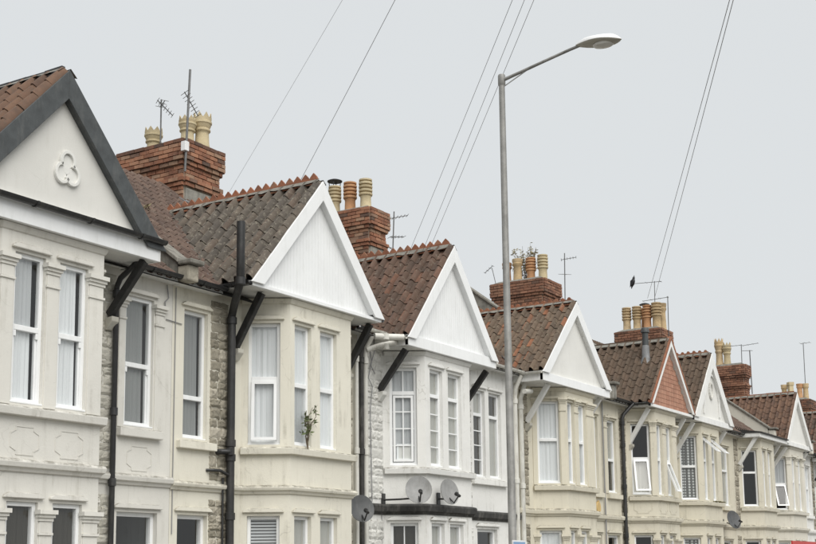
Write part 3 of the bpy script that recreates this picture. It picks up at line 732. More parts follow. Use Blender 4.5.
    roof.add([(x0, -0.25, zmain(-0.25)), (x1, -0.25, zmain(-0.25)), (x1, YR, zmain(YR)), (x0, YR, zmain(YR)), (x1, YB+0.2, EAVE), (x0, YB+0.2, EAVE)], [(0, 1, 2, 3), (3, 2, 4, 5)])
    if 'gable' in H:
        c, half, za, zb = H['gable']
        def yv(z): return (z-EAVE-0.04)/KM
        for s in (-1, 1):
            roof.add([(c, GY+0.02, za), (c+s*half, GY+0.02, zb), (c+s*half, max(yv(zb), GY+0.3), zb), (c, yv(za), za)], [(0, 1, 2, 3)])
    rf = roof.build('roof', 'felt', root)
    MB().prism([(x0, YR-0.16, zmain(YR)-0.09), (x0, YR, zmain(YR)+0.03), (x0, YR+0.16, zmain(YR)-0.09)], (x1-x0, 0, 0)).build('main_ridge', 'terracotta', rf)
    if 'gable' in H:
        gable_slope_tiles(H, rf, -1, rm, True); gable_slope_tiles(H, rf, 1, rm, False)
        # ridge
        L_ = yv(za)-GY; n = int(L_/0.34); step = (L_-0.10)/n
        me = crest(H.get('ridge_mat', 'terracotta'), H.get('ridge', 'spike'))
        for i in range(n):
            M = Matrix.Translation((c, GY+0.12+step*(i+0.5), za+0.075+random.uniform(-0.008, 0.008))) @ Matrix.Rotation(R(90)+random.uniform(-0.025, 0.025), 4, 'Z') @ Matrix.Rotation(random.uniform(-0.02, 0.02), 4, 'X') @ Matrix.Diagonal((step/0.38, 1, 1, 1))
            inst(me, 'ridge_tile', M, rf)
        mm_ = MB()
        for s in (-1, 1):
            m = 24; k0 = len(mm_.v)
            for i in range(m+1):
                y = GY+0.04+(L_-0.02)*i/m; q = 0.155+random.uniform(-0.025, 0.02)
                mm_.v.append((c+s*0.05, y, za+0.075)); mm_.v.append((c+s*q, y, za+0.055-q*(za-zb)/half+0.105))
            for i in range(m): mm_.f.append((k0+2*i, k0+2*i+1, k0+2*i+3, k0+2*i+2))
        mm_.build('ridge_mortar', H.get('mortar_mat', 'coping'), rf)
        for s in (-1, 1):   # valley flashing
            xa = c+s*half; mb = MB(); p0 = Vector((xa, yv(zb), zb)); p1 = Vector((c, yv(za), za)); p1 = p0+(p1-p0)*0.97; w_ = Vector((s*0.085, -0.02, 0.0)); up = Vector((0, 0, 0.085))
            mb.add([p0+up-w_*0.7, p1+up-w_*0.7, p1+up+w_, p0+up+w_, p0+up*0.6-w_*0.7, p1+up*0.6-w_*0.7, p1+up*0.6+w_, p0+up*0.6+w_], [(0, 1, 2, 3), (4, 7, 6, 5), (0, 4, 5, 1), (3, 2, 6, 7), (0, 3, 7, 4), (1, 5, 6, 2)]); mb.build('valley_flashing', 'lead', rf)
        for s in (-1, 1):
            xs = c+s*(half-0.03); yb_ = max(yv(zb), -0.02)
            MB().box(min(xs, xs+s*0.03), max(xs, xs+s*0.03), GY+0.04, yb_, base-H.get('fascia_h', 0.13)+0.002, zb+0.005).build('side_fascia', H.get('eave_mat', 'white_wood'), root)
            if key != 1: gutter(root, ((c+s*(half+0.055), GY+0.045, zb-0.015), (c+s*(half+0.055), -0.10, zb-0.015)), H.get('gutter_mat', 'black_plastic'), 0.052)
        bargeboards(H, root, H.get('barge', 'upvc'), H.get('barge_h', 0.26), H.get('infill', 'gable_white'), H.get('arch', False))
    main_slope_tiles(H, rf, H.get('main_tile', rm), x0+0.12, x1-0.12, 2.3)
    # eaves fascia + gutters either side of the gable
    gl, gr = (H['gable'][0]-H['gable'][1], H['gable'][0]+H['gable'][1]) if 'gable' in H else H['flat']
    for a, b in ((x0+0.01, gl-0.02), (gr+0.02, x1-0.01)):
        if b-a > 0.15:
            MB().box(a, b, -0.20, -0.17, EAVE-0.13, EAVE+0.0).build('fascia', H.get('eave_mat', 'white_wood'), root, bevel=0.005)
            MB().box(a, b, -0.169, 0.0, EAVE-0.12, EAVE-0.10).build('eave_soffit', H.get('eave_mat', 'white_wood'), root)
            gutter(root, ((a, -0.27, EAVE-0.03), (b, -0.27, EAVE-0.03)), H.get('gutter_mat', 'black_plastic'))
    # raised party-wall parapet on the far side, with coping and kneeler
    if H.get('parapet', True):
        px, ph, pth = H['x1'], H.get('ph', 0.50), 0.22; pm = H.get('parapet_mat', 'render_grey')
        ye = YR+0.3
        MB().prism([(px-pth/2, -0.18, EAVE-0.05), (px-pth/2, ye, zmain(ye)-0.5), (px-pth/2, ye, zmain(ye)+ph), (px-pth/2, -0.18, zmain(-0.18)+ph)], (pth, 0, 0)).build('parapet', pm, root)
        cp = MB(); y = -0.22
        while y < ye-0.1:
            y2 = min(y+0.62, ye)-0.012
            cp.prism([(px-pth/2-0.05, y, zmain(y)+ph+0.004), (px-pth/2-0.05, y2, zmain(y2)+ph+0.004), (px-pth/2-0.05, y2, zmain(y2)+ph+0.075), (px-pth/2-0.05, y, zmain(y)+ph+0.075)], (pth+0.10, 0, 0)); y += 0.62
        cp.build('coping', 'coping', root, bevel=0.01)
        MB().box(px-pth/2-0.01, px+pth/2+0.01, -0.42, -0.19, EAVE-0.12, zmain(-0.2)+ph-0.06).build('kneeler', H.get('kneeler_mat', pm), root, bevel=0.03)
        MB().box(px-pth/2-0.05, px+pth/2+0.05, -0.50, -0.23, zmain(-0.2)+ph-0.055, zmain(-0.2)+ph+0.02).build('kneeler_cap', 'coping', root, bevel=0.02)
    return root

def chimney(root, x0, x1, y0, y1, zb, zt, mat, pots, brick_objs=True, potm='pot_buff', potkind='crown', sooty_top=0, rendered=None, pothts=None):
    """core > bricks, cap, pots. Courses 0.105 m; stepped head"""
    H_ = 0.088; core = MB(); core.box(x0, x1, y0, y1, zb, zt-0.01); ch = core.build('chimney', 'mortar', root)
    n = int((zt-zb)/H_); rest = MB()
    def out(i):    # i counts courses down from the top
        if i < 5: return 0.085
        if i < 6: return 0.045
        if i < 9: return 0.0
        if i == 9: return 0.06
        if i == 10: return 0.03
        return 0.0
    for i in range(n):
        z = zt-H_*(i+0.5); o = out(i); xa, xb_, ya, yb = x0-o, x1+o, y0-o, y1+o; off = 0.5 if i % 2 else 0.0
        mt = 'brick_sooty' if i < sooty_top else mat
        core2 = MB()
        for face in range(4):
            L_ = (yb-ya) if face in (0, 2) else (xb_-xa); nb = max(2, round(L_/0.25)); bl = L_/nb
            segs = []; q = -off*bl
            while q < L_-1e-6:
                a, b = max(0, q), min(L_, q+bl)
                if b-a > 0.03: segs.append((a, b))
                q += bl
            for a, b in segs:
                m_ = (a+b)/2; jit = random.uniform(-0.010, 0.008)
                if face == 0: P = Vector((xa-jit, yb-m_, z)); u = Vector((0, -1, 0)); nn = Vector((-1, 0, 0))
                elif face == 1: P = Vector((xa+m_, ya-jit, z)); u = Vector((1, 0, 0)); nn = Vector((0, -1, 0))
                elif face == 2: P = Vector((xb_+jit, ya+m_, z)); u = Vector((0, 1, 0)); nn = Vector((1, 0, 0))
                else: P = Vector((xb_-m_, yb+jit, z)); u = Vector((-1, 0, 0)); nn = Vector((0, 1, 0))
                if rendered and face == 1 and rendered[0] < z < rendered[1]: continue
                M = Matrix(((u.x, -nn.x, 0, P.x), (u.y, -nn.y, 0, P.y), (0, 0, 1, P.z+random.uniform(-0.003, 0.003)), (0, 0, 0, 1))) @ Matrix.Rotation(random.uniform(-0.02, 0.02), 4, 'Y')
                me = brick_me(mt, b-a)
                if brick_objs and face < 2: inst(me, 'brick', M, ch)
                else: rest.add([M @ v.co for v in me.vertices], [tuple(p.vertices) for p in me.polygons])
        if o > 0: MB.box(rest if False else core2, xa+0.005, xb_-0.005, ya+0.005, yb-0.005, z-H_/2+0.004, z+H_/2-0.004); core2.build('mortar_bed', 'mortar', ch)
    if rest.v: rest.build('brick_courses', mat, ch, kind='stuff')
    if rendered:
        MB().box(x0+0.02, x1-0.06, y0-0.045, y0+0.02, rendered[0], rendered[1]-0.03).build('cement_patch', 'render_grey', ch, bevel=0.02)
    fl = MB(); fl.hexa([(x0-0.07, y0-0.07, zt), (x1+0.07, y0-0.07, zt), (x1+0.07, y1+0.07, zt), (x0-0.07, y1+0.07, zt), (x0+0.12, y0+0.12, zt+0.10), (x1-0.12, y0+0.12, zt+0.10), (x1-0.12, y1-0.12, zt+0.10), (x0+0.12, y1-0.12, zt+0.10)])
    fl.build('flaunching', 'coping', ch)
    for i, p in enumerate(pots):
        px, py, h = p[:3]; r = p[3] if len(p) > 3 else 0.15; kd = p[4] if len(p) > 4 else potkind; pm = p[5] if len(p) > 5 else potm
        zz = zt+0.05; mb = MB(); c = (px, py, zz)
        if kd == 'crown':
            mb.lathe([(r*1.0, 0), (r*1.0, 0.02), (r*0.86, 0.16*h), (r*0.80, 0.42*h), (r*0.82, 0.46*h), (r*1.0, 0.50*h), (r*1.0, 0.54*h), (r*0.88, 0.57*h), (r*1.05, 0.66*h), (r*1.10, 0.70*h), (r*1.16, 0.71*h), (r*1.16, 0.76*h), (r*1.08, 0.77*h), (r*1.12, 0.86*h), (r*0.95, 0.86*h), (r*0.9, 0.6*h)], c, 20)
            for j in range(8):
                q = 2*math.pi*(j+0.5)/8; e = math.pi/8*0.95
                a = [Vector((px+r*1.11*math.cos(q+d), py+r*1.11*math.sin(q+d), zz+0.85*h)) for d in (-e, e)]
                b = [Vector((px+r*0.98*math.cos(q+d), py+r*0.98*math.sin(q+d), zz+0.85*h)) for d in (-e, e)]
                t = Vector((px+r*1.10*math.cos(q), py+r*1.10*math.sin(q), zz+h)); t2 = Vector((px+r*1.0*math.cos(q), py+r*1.0*math.sin(q), zz+h))
                mb.add([a[0], a[1], b[1], b[0], t, t2], [(0, 1, 4), (2, 3, 5), (1, 2, 5, 4), (3, 0, 4, 5), (0, 3, 2, 1)])
        elif kd == 'louvre':
            pr = [(r*1.0, 0), (r*0.86, 0.05*h), (r*0.80, 0.40*h), (r*0.86, 0.44*h), (r*0.86, 0.48*h)]
            z = 0.48
            for j in range(4): pr += [(r*1.02, z*h), (r*1.06, (z+0.025)*h), (r*1.04, (z+0.07)*h), (r*0.72, (z+0.075)*h), (r*0.72, (z+0.115)*h)]; z += 0.118
            pr += [(r*1.0, z*h), (r*1.0, h), (r*0.8, h), (r*0.75, 0.6*h)]
            mb.lathe(pr, c, 18)
        elif kd == 'plain':
            mb.lathe([(r*1.0, 0), (r*0.9, 0.06*h), (r*0.78, 0.60*h), (r*0.80, 0.70*h), (r*1.0, 0.76*h), (r*1.02, 0.82*h), (r*0.92, 0.84*h), (r*1.04, 0.92*h), (r*1.04, h), (r*0.8, h), (r*0.75, 0.6*h)], c, 16)
        elif kd == 'square':
            mb.lathe([(r*1.1, 0), (r*0.9, 0.08*h), (r*0.9, 0.80*h), (r*1.1, 0.82*h), (r*1.1, h), (r*0.8, h), (r*0.8, 0.7*h)], c, 4)
        pot = mb.build('chimney_pot', pm, ch, smooth=True)
        if len(p) > 6 and p[6] == 'cowl':
            cw = MB()
            for j in range(4): q = math.pi/2*j+0.4; cw.tube([(px+r*0.85*math.cos(q), py+r*0.85*math.sin(q), zz+h*0.97), (px+r*0.95*math.cos(q), py+r*0.95*math.sin(q), zz+h+0.14)], 0.012, 6)
            cw.lathe([(r*1.2, 0.13), (r*1.22, 0.15), (r*0.6, 0.19), (0.02, 0.205)], (px, py, zz+h), 16); cw.build('cowl', 'black_plastic', ch, smooth=True)
    return ch
# ------------------------------------------------------------------ the nine houses, near to far
NET = {'tr': 0.47, 'cur': ('net', 'net')}
DARK = {'tr': 0.60, 'cur': (None, None), 'mat': 'upvc'}
H1 = dict(x0=9.3, x1=14.2, xb=10.38, fw=1.74, fws=[(0.22, 0.72), (0.96, 1.46)], dws=[(13.22, 13.80)], door=(13.12, 13.95), paint='paint_grey', tile='tile_rust', main_tile='tile_plum',
    gable=(11.25, 1.83, 8.20, 6.22), base=6.30, barge='charcoal_wood', barge_h=0.27, foot=0.06, infill='gable_grey', ridge='none', ridge_mat='black_plastic', fascia_mat='upvc', fascia_h=0.30, soffit_mat='gable_white', rec=0.045, win=(3.74, 5.66), hz=0.04, string=(2.88, 3.03), gutter_mat='black_plastic',
    spec={'d': {'tr': 0.5, 'sash': True, 'cur': ('net', 'net')}, 'f0': {'tr': 0.5, 'sash': True, 'cur': ('net', 'net_grey'), 'gap': 0.10}, 'f1': {'tr': 0.5, 'sash': True, 'cur': ('net', 'net'), 'gap': 0.09}, 'w0': {'tr': 0.47, 'sash': True, 'cur': ('shade', 'shade'), 'gap': 0.1}, 'gf': {'tr': 0, 'cur': ('drape_dark',)}},
    capitals=lambda FL, FC, FF, FD, FR: [(FF, 0.0, 0.20), (FF, 0.74, 0.94), (FF, 1.48, 1.73), (FR, 13.08-FR.P.x, 13.20-FR.P.x), (FR, 13.83-FR.P.x, 14.0-FR.P.x)],
    panels=lambda FL, FC, FF, FD, FR: [(FF, 0.24, 0.70), (FF, 0.97, 1.45), (FR, 13.3-FR.P.x, 13.8-FR.P.x)],
    rubble=[(12.60, 13.02, 'rubble_cream')], ph=0.30, parapet_mat='coping', kneeler_mat='rubble', dwt=0.0,
    label='nearest terraced house with charcoal bargeboards and a trefoil on its grey gable')
H2 = dict(x0=14.2, x1=19.2, xb=16.3, fw=1.75, fws=[(0.12, 0.58), (0.83, 1.32)], dws=[(14.47, 15.02)], door=(14.38, 15.06), paint='paint_cream', tile='tile_grey', main_tile='tile_plum',
    gable=(17.0, 1.84, 8.18, 6.14), base=6.10, infill='cladding', fascia_h=0.04, fascia_mat='upvc', soffit_mat='gable_white', barge_h=0.23, parapet=False, string=(2.86, 2.99), win=(3.66, 5.66),
    spec={'d': NET, 'c': {'tr': 0.54, 'cur': ('net', 'net'), 'open': {0: 5}}, 'f0': {'tr': 0.50, 'cur': ('net_grey', 'net')}, 'f1': {'tr': 0.50, 'cur': ('net', 'net')}, 'w0': {'tr': 0.32, 'cur': ('shade', 'shade'), 'gap': 0.08}, 'gc': {'tr': 0, 'cur': ('blind',)}, 'gf': {'tr': 0, 'cur': ('drape',)}},
    rubble=[(15.08, 15.52, 'rubble'), (18.62, 19.02, 'rubble')],
    label='cream terraced house with white boarded gable and crested ridge beside tall black soil pipe')
G3 = ((2, 4), (2, 1)); G3n = ((1, 4), (1, 1))
H3 = dict(x0=19.2, x1=25.6, xb=20.55, fw=1.75, fws=[(0.18, 0.66), (0.87, 1.40)], dws=[(23.62, 24.14), (24.32, 24.88)], door=(23.7, 24.6), paint='paint_white', tile='tile_brown', base=5.98,
    gable=(21.50, 1.74, 8.02, 5.96), infill='cladding', fascia_h=0.19, barge_h=0.22, soffit_mat='gable_white', string=(2.67, 2.86), string_mat='black_band', win=(3.60, 5.48), parapet=False, sill_mat='paint_white', gutter_mat='white_pipe',
    spec={'d': {'tr': 0.77, 'cur': ('net_grey', 'net_grey'), 'grid': G3n}, 'c': {'tr': 0.74, 'cur': ('net_grey', 'net_grey'), 'grid': G3, 'casement': 0}, 'f0': {'tr': 0.73, 'cur': ('drape', 'drape'), 'grid': G3n}, 'f1': {'tr': 0.73, 'cur': ('drape', 'drape'), 'grid': G3n}, 'w0': {'tr': 0.72, 'cur': ('drape_dark', 'drape'), 'grid': G3n}, 'w1': {'tr': 0.72, 'cur': ('drape', 'drape_dark')}, 'gc': {'tr': 0, 'cur': ('drape_dark',), 'grid': ((2, 3),)}, 'gf': {'tr': 0, 'cur': ('drape',)}},
    rubble=[(19.42, 20.05, 'rubble_painted'), (22.80, 23.5, 'rubble_painted')],
    label='white painted terraced house with black string course and two satellite dishes')
H4 = dict(x0=25.6, x1=30.5, xb=26.9, fw=1.6, fws=[(0.10, 0.46), (0.70, 1.14)], dws=[(29.68, 30.24)], door=(29.4, 30.3), paint='paint_buff', tile='tile_mixed',
    gable=(27.38, 1.90, 7.92, 6.05), base=6.01, infill='gable_white', fascia_h=0.175, barge_h=0.24, ridge='round', win=(3.60, 5.52), string=(2.84, 3.0), gutter_mat='white_pipe', parapet_mat='render_grey', ph=0.42,
    spec={'d': {'tr': 0.53, 'cur': ('net', 'net')}, 'f0': {'tr': 0.53, 'cur': ('net_grey', 'net_grey')}, 'f1': {'tr': 0.53, 'cur': ('net_grey', 'net')}, 'gf': {'tr': 0, 'cur': ('drape',)}},
    capitals=lambda FL, FC, FF, FD, FR: [(FC, 0.0, 0.09), (FC, 0.65, 0.78), (FF, 0.48, 0.68), (FF, 1.17, 1.59)],
    rubble=[(25.80, 26.20, 'rubble')], verge='white_wood',
    label='buff terraced house behind the lamp post with white gable and patchy orange roof tiles')
H5 = dict(x0=30.5, x1=35.45, xb=32.65, fw=1.6, fws=[(0.10, 0.50), (0.80, 1.24)], dws=[(30.86, 31.44)], door=(30.7, 31.5), paint='paint_ochre', tile='tile_umber',
    gable=(33.74, 1.66, 7.96, 6.05), base=6.0, infill='tile_hung', fascia_h=0.06, barge='white_wood', barge_h=0.13, ridge='none', ridge_mat='tile_umber', verge_tile=True, win=(3.60, 5.52), ph=0.55, string=(2.84, 3.0), gutter_mat='black_plastic',
    spec={'d': {'tr': 0.5, 'cur': (None, None)}, 'c': {'tr': 0.51, 'cur': ('drape', None), 'open': {0: 15}}, 'f0': {'tr': 0.5, 'cur': ('net_grey', 'net_grey')}, 'f1': {'tr': 0.5, 'cur': ('drape', 'drape'), 'open': {0: 20}}, 'w0': {'tr': 0.45, 'cur': ('drape_dark', 'drape')}, 'gf': {'tr': 0, 'cur': ('drape_dark',)}},
    capitals=lambda FL, FC, FF, FD, FR: [(FC, 0.64, 0.78), (FF, 0.53, 0.77), (FF, 1.27, 1.59), (FL, 30.65-FL.P.x, 30.83-FL.P.x)],
    panels=lambda FL, FC, FF, FD, FR: [(FC, 0.13, 0.62), (FF, 0.1, 0.7), (FF, 0.85, 1.4)],
    rubble=[(31.66, 32.1, 'rubble')],
    label='terraced house with red tile-hung gable and a flue on its plain brown roof')
H6 = dict(x0=35.45, x1=41.4, xb=36.45, fw=1.6, fws=[(0.10, 0.52), (0.84, 1.28)], dws=[(40.2, 40.95)], door=(40.1, 41.0), paint='paint_sand', tile='tile_umber',
    gable=(37.30, 1.77, 8.06, 6.03), base=6.05, infill='gable_white', fascia_h=0.15, barge='white_wood', barge_h=0.30, arch=True, ridge='round', win=(3.62, 5.52), parapet=False, ph=0.4, string=(2.86, 3.02),
    spec={'d': {'tr': 0.52, 'cur': ('lace', 'lace')}, 'f0': {'tr': 0.62, 'cur': ('drape', None), 'open': {1: 48}}, 'f1': {'tr': 0.62, 'cur': ('drape', None), 'open': {1: 48}}, 'w0': {'tr': 0.6, 'cur': ('drape', 'drape')}, 'gf': {'tr': 0, 'cur': ('drape_dark',)}},
    rubble=[(38.9, 39.3, 'rubble')],
    label='terraced house with two top windows propped wide open and arched white bargeboards')
H7 = dict(x0=41.4, x1=45.15, xb=42.45, fw=1.5, fws=[(0.12, 0.50), (0.74, 1.16)], dws=[], door=(0, 0), paint='paint_straw', tile='tile_plum', flat=(41.85, 45.1), base=6.02,
    win=(3.66, 5.54), string=(2.88, 3.02), ph=0.55, parapet_mat='paint_pale', kneeler_mat='paint_pale',
    spec={'d': {'tr': 0.60, 'cur': (None, None)}, 'f0': {'tr': 0.6, 'cur': ('drape', 'drape')}, 'f1': {'tr': 0.6, 'cur': ('drape', 'drape')}, 'gf': {'tr': 0, 'cur': ('drape_dark',)}},
    rubble=[(41.5, 41.92, 'rubble')],
    label='terraced house without a gable, low roof over dark first-floor bay windows')
H8 = dict(x0=45.15, x1=50.2, xb=46.0, fw=1.8, fws=[(0.20, 0.66), (0.98, 1.46)], dws=[(49.0, 49.6)], door=(48.9, 49.7), paint='paint_pale', tile='tile_rust',
    gable=(46.90, 1.72, 7.94, 6.02), base=6.07, infill='gable_white', fascia_h=0.13, barge='white_wood', barge_h=0.22, ridge='none', ridge_mat='terracotta', win=(3.66, 5.52), string=(2.88, 3.02), ph=0.50, parapet_mat='paint_pale',
    spec={'d': {'tr': 0.55, 'cur': ('net_grey', 'net_grey')}, 'c': {'tr': 0.50, 'cur': (None, 'net_grey'), 'open': {0: 24}}, 'gf': {'tr': 0, 'cur': ('drape_dark',)}},
    capitals=lambda FL, FC, FF, FD, FR: [(FC, 0.64, 0.78), (FF, 0.70, 0.95), (FF, 1.5, 1.79)],
    label='far terraced house with a slim white gable and one tilted-open bay window')
H9 = dict(x0=50.2, x1=55.6, xb=52.5, fw=1.7, fws=[(0.15, 0.62), (0.95, 1.42)], dws=[(50.5, 51.1)], door=(50.45, 51.15), paint='paint_white', tile='tile_brown',
    gable=(53.35, 1.8, 7.95, 6.0), infill='gable_white', fascia_h=0.15, ridge='none', ridge_mat='terracotta', win=(3.66, 5.52), string=(2.88, 3.02), parapet=False,
    spec={'d': {'tr': 0.55, 'cur': ('net', 'net')}, 'gf': {'tr': 0, 'cur': ('drape_dark',)}}, rubble=[(51.35, 51.75, 'rubble')],
    label='last white terraced house cut off by the right edge of the picture')
for k_, H_ in enumerate((H1, H2, H3, H4, H5, H6, H7, H8, H9)): house(k_+1, H_)
h = HOUSES
# gableless house: canopy over the bay with felt lean-to
def canopy(root, a, b):
    MB().box(a, b, GY, GY+0.035, 5.93, 6.10).build('gable_fascia', 'white_wood', root, bevel=0.006)
    MB().box(a, b, GY+0.04, 0.0, 5.94, 5.96).build('soffit', 'white_wood', root)
    MB().prism([(a-0.02, GY-0.06, 6.102), (a-0.02, 0.12, 6.25), (a-0.02, 0.12, 6.10), (a-0.02, GY-0.06, 6.06)], (b-a+0.04, 0, 0)).build('canopy_roof', 'felt', root)
canopy(h[7], 41.85, 45.1)
for x in (41.85, 45.06): MB().prism([(x, GY+0.036, 5.962), (x, 0.10, 5.962), (x, 0.10, 6.16), (x, GY+0.036, 6.095)], (0.035, 0, 0)).build('side_fascia', 'white_wood', h[7])

# --- chimneys (built on the party walls)
chimney(h[2], 18.62, 19.66, 3.80, 5.50, 8.4, 10.33, 'brick_red', [(19.40, 4.02, 0.78, 0.175), (19.08, 4.14, 0.64, 0.165), (19.2, 5.2, 0.64, 0.17)], True, 'pot_buff', 'crown', 1, rendered=(8.75, 9.36))
chimney(h[3], 25.15, 25.85, 3.66, 5.0, 8.4, 10.48, 'brick_red', [(25.5, 3.98, 0.80, 0.165, 'louvre'), (25.5, 4.45, 0.80, 0.165, 'louvre', 'pot_orange'), (25.5, 4.92, 0.78, 0.16, 'louvre', 'pot_buff', 'cowl')], True, rendered=(8.75, 9.55))
chimney(h[5], 35.02, 36.1, 3.74, 5.42, 8.6, 10.62, 'brick_brown', [(35.6, 3.98, 0.84, 0.165, 'louvre', 'pot_buff'), (35.6, 4.40, 0.80, 0.16, 'louvre', 'pot_orange'), (35.5, 4.82, 0.80, 0.165, 'plain', 'pot_ochre'), (35.5, 5.2, 0.72, 0.15, 'plain', 'pot_orange')], False, sooty_top=2)
chimney(h[6], 41.0, 41.95, 2.22, 3.72, 7.6, 9.82, 'brick_brown', [(41.3, 3.5, 0.85, 0.16, 'louvre', 'pot_ochre'), (41.3, 3.12, 0.85, 0.165, 'louvre', 'pot_ochre'), (41.3, 2.74, 0.85, 0.16, 'louvre', 'pot_orange'), (41.3, 2.40, 0.90, 0.175, 'louvre', 'pot_ochre'), (41.75, 2.36, 0.95, 0.15, 'plain', 'pot_ochre'), (41.75, 3.0, 0.85, 0.15, 'plain', 'pot_orange', 'cowl')], False, sooty_top=1)
chimney(h[8], 50.0, 50.55, 2.08, 3.42, 7.6, 9.74, 'brick_brown', [(50.25, 3.12, 1.15, 0.165, 'crown', 'pot_ochre'), (50.25, 2.80, 0.95, 0.16, 'crown', 'pot_buff')], False, sooty_top=2)
chimney(h[9], 59.9, 60.8, 2.1, 3.4, 7.6, 9.42, 'brick_sooty', [(60.2, 3.25, 0.75, 0.15, 'plain', 'pot_ochre'), (60.2, 2.95, 0.85, 0.16, 'square', 'pot_buff'), (60.3, 2.55, 0.75, 0.15, 'plain', 'pot_orange'), (60.4, 2.3, 0.75, 0.15, 'plain', 'pot_ochre')], False, sooty_top=2)
MB().bar((18.50, 3.55, zmain(3.55)+0.13), (18.50, 4.7, zmain(4.4)+0.16), 0.22, 0.03).build('chimney_flashing', 'lead', h[2])
# the next roof beyond carries that last stack
MB().prism([(55.62, -0.25, 5.95), (55.62, YR, zmain(YR)), (55.62, 8.6, EAVE), (55.62, 8.6, 0), (55.62, 0.0, 0), (55.62, 0.0, 5.95)], (8.0, 0, 0)).build('end_wing', 'paint_pale', h[9])

# --- trefoil on the nearest gable
c = 11.345; tz = 6.90; ty = -0.70; mb = MB()
for a in (90, 210, 330):
    cx_, cz_ = c+0.10*math.cos(R(a)), tz+0.115*math.sin(R(a)); n = 36
    ring = [(cx_+0.112*math.cos(2*math.pi*i/n), cz_+0.125*math.sin(2*math.pi*i/n)) for i in range(n)]
    for i in range(n):
        p, q = ring[i], ring[(i+1) % n]
        if math.hypot((p[0]+q[0])/2-c, (p[1]+q[1])/2-tz) > 0.105: mb.bar((p[0]-(q[0]-p[0])*0.2, ty-0.02, p[1]-(q[1]-p[1])*0.2), (q[0]+(q[0]-p[0])*0.2, ty-0.02, q[1]+(q[1]-p[1])*0.2), 0.045, 0.05, up=(0, 1, 0))
    mb.prism([(cx_+0.10*math.cos(2*math.pi*i/16), ty-0.012, cz_+0.10*math.sin(2*math.pi*i/16)) for i in range(16)], (0, 0.02, 0))
mb.prism([(c+0.06*math.cos(2*math.pi*i/12), ty-0.014, tz+0.06*math.sin(2*math.pi*i/12)) for i in range(12)], (0, 0.02, 0))
mb.build('trefoil', 'gable_white', h[1], bevel=0.006)
# roundel on the arched gable
mb = MB(); cx_, cz_ = 37.30, 6.95
for i in range(18): p, q = [(cx_+0.15*math.cos(2*math.pi*j/18), cz_+0.24*math.sin(2*math.pi*j/18)) for j in (i, i+1)]; mb.bar((p[0], -0.73, p[1]), (q[0], -0.73, q[1]), 0.05, 0.05, up=(0, 1, 0))
mb.build('roundel', 'gable_grey', h[6])
# gutter right across the foot of the nearest gable
gutter(h[1], ((9.4, GY-0.03, 6.29), (13.10, GY-0.03, 6.29)))

# --- struts under the gable feet
for key, xs, mat, z0, yt, zt in ((1, (9.75, 12.86), 'black_paint', 5.28, -0.68, 5.98), (2, (15.66, 18.80), 'black_paint', 5.22, -0.56, 6.05), (3, (19.92, 23.10), 'black_paint', 5.02, -0.62, 5.74),
                                 (4, (26.10, 29.05), 'white_wood', 5.0, -0.60, 5.82), (5, (32.30, 35.1), 'white_wood', 5.0, -0.62, 5.91), (6, (35.80, 38.75), 'white_wood', 4.95, -0.64, 5.86), (7, (41.98, 44.8), 'white_wood', 5.05, -0.64, 5.94), (8, (45.6, 48.4), 'white_wood', 5.05, -0.64, 5.88), (9, (51.9, 55.0), 'black_paint', 5.05, -0.64, 5.88)):
    for x in xs: strut(h[key], x, mat, z0, yt, zt, 'rubble_painted' if key == 3 else 'rubble_cream')

# --- pipes
pipe(h[1], [(12.93, -0.62, 6.2), (12.93, -0.6, 6.08), (12.93, -0.16, 5.82), (12.93, -0.09, 5.70), (12.93, -0.09, 0.0)], 0.042, 'black_plastic', collars=[(12.93, -0.09, z) for z in (5.6, 3.9, 2.9, 1.0)])
sp_ = pipe(h[2], [(14.97, -0.69, 7.05), (14.97, -0.69, 6.7), (14.97, -0.69, 6.12), (15.0, -0.64, 6.03), (15.42, -0.18, 5.80), (15.47, -0.11, 5.70), (15.47, -0.11, 5.5), (15.47, -0.11, 0.0)], 0.066, 'black_paint', 'soil_pipe', [(14.97, -0.69, 6.10), (15.47, -0.11, 5.62), (15.47, -0.11, 3.65), (15.47, -0.11, 3.42), (15.47, -0.11, 2.5)])
pipe(h[2], [(15.47, -0.12, 3.52), (15.36, -0.16, 3.50), (15.27, -0.10, 3.50), (15.25, 0.0, 3.50)], 0.045, 'black_paint', 'branch_pipe', [(15.40, -0.15, 3.51)])
pipe(h[2], [(15.47, -0.12, 3.12), (15.25, -0.10, 3.20), (15.10, -0.09, 3.20), (15.02, 0.0, 3.20)], 0.024, 'black_paint', 'branch_pipe')
pipe(h[2], [(15.36, -0.05, 3.1), (15.37, -0.05, 1.2)], 0.018, 'black_paint', 'waste_pipe')
for x, r_, m_ in ((19.06, 0.038, 'white_pipe'), (19.22, 0.045, 'black_band'), (19.36, 0.045, 'white_pipe')):
    pipe(h[2 if x < 19.2 else 3], [(x, -0.24, 5.95), (x, -0.10, 5.75), (x, -0.08, 5.6), (x, -0.08, 0.0)], r_, m_, collars=[(x, -0.08, z) for z in (5.5, 3.8, 2.0)])
pipe(h[3], [(19.34, -0.12, 5.70), (19.55, -0.30, 5.80), (19.75, -0.52, 5.86)], 0.05, 'white_pipe', 'branch_pipe', [(19.62, -0.37, 5.78)])
pipe(h[3], [(19.25, -0.36, 5.92), (19.45, -0.52, 5.92), (19.66, -0.74, 5.92)], 0.06, 'white_pipe', 'branch_pipe', [(19.42, -0.49, 5.92)])
pipe(h[3], [(25.42, -0.26, 5.98), (25.42, -0.12, 5.7), (25.42, -0.09, 5.5), (25.42, -0.09, 0.0)], 0.05, 'white_pipe', collars=[(25.42, -0.09, z) for z in (5.4, 3.6, 2.2)])
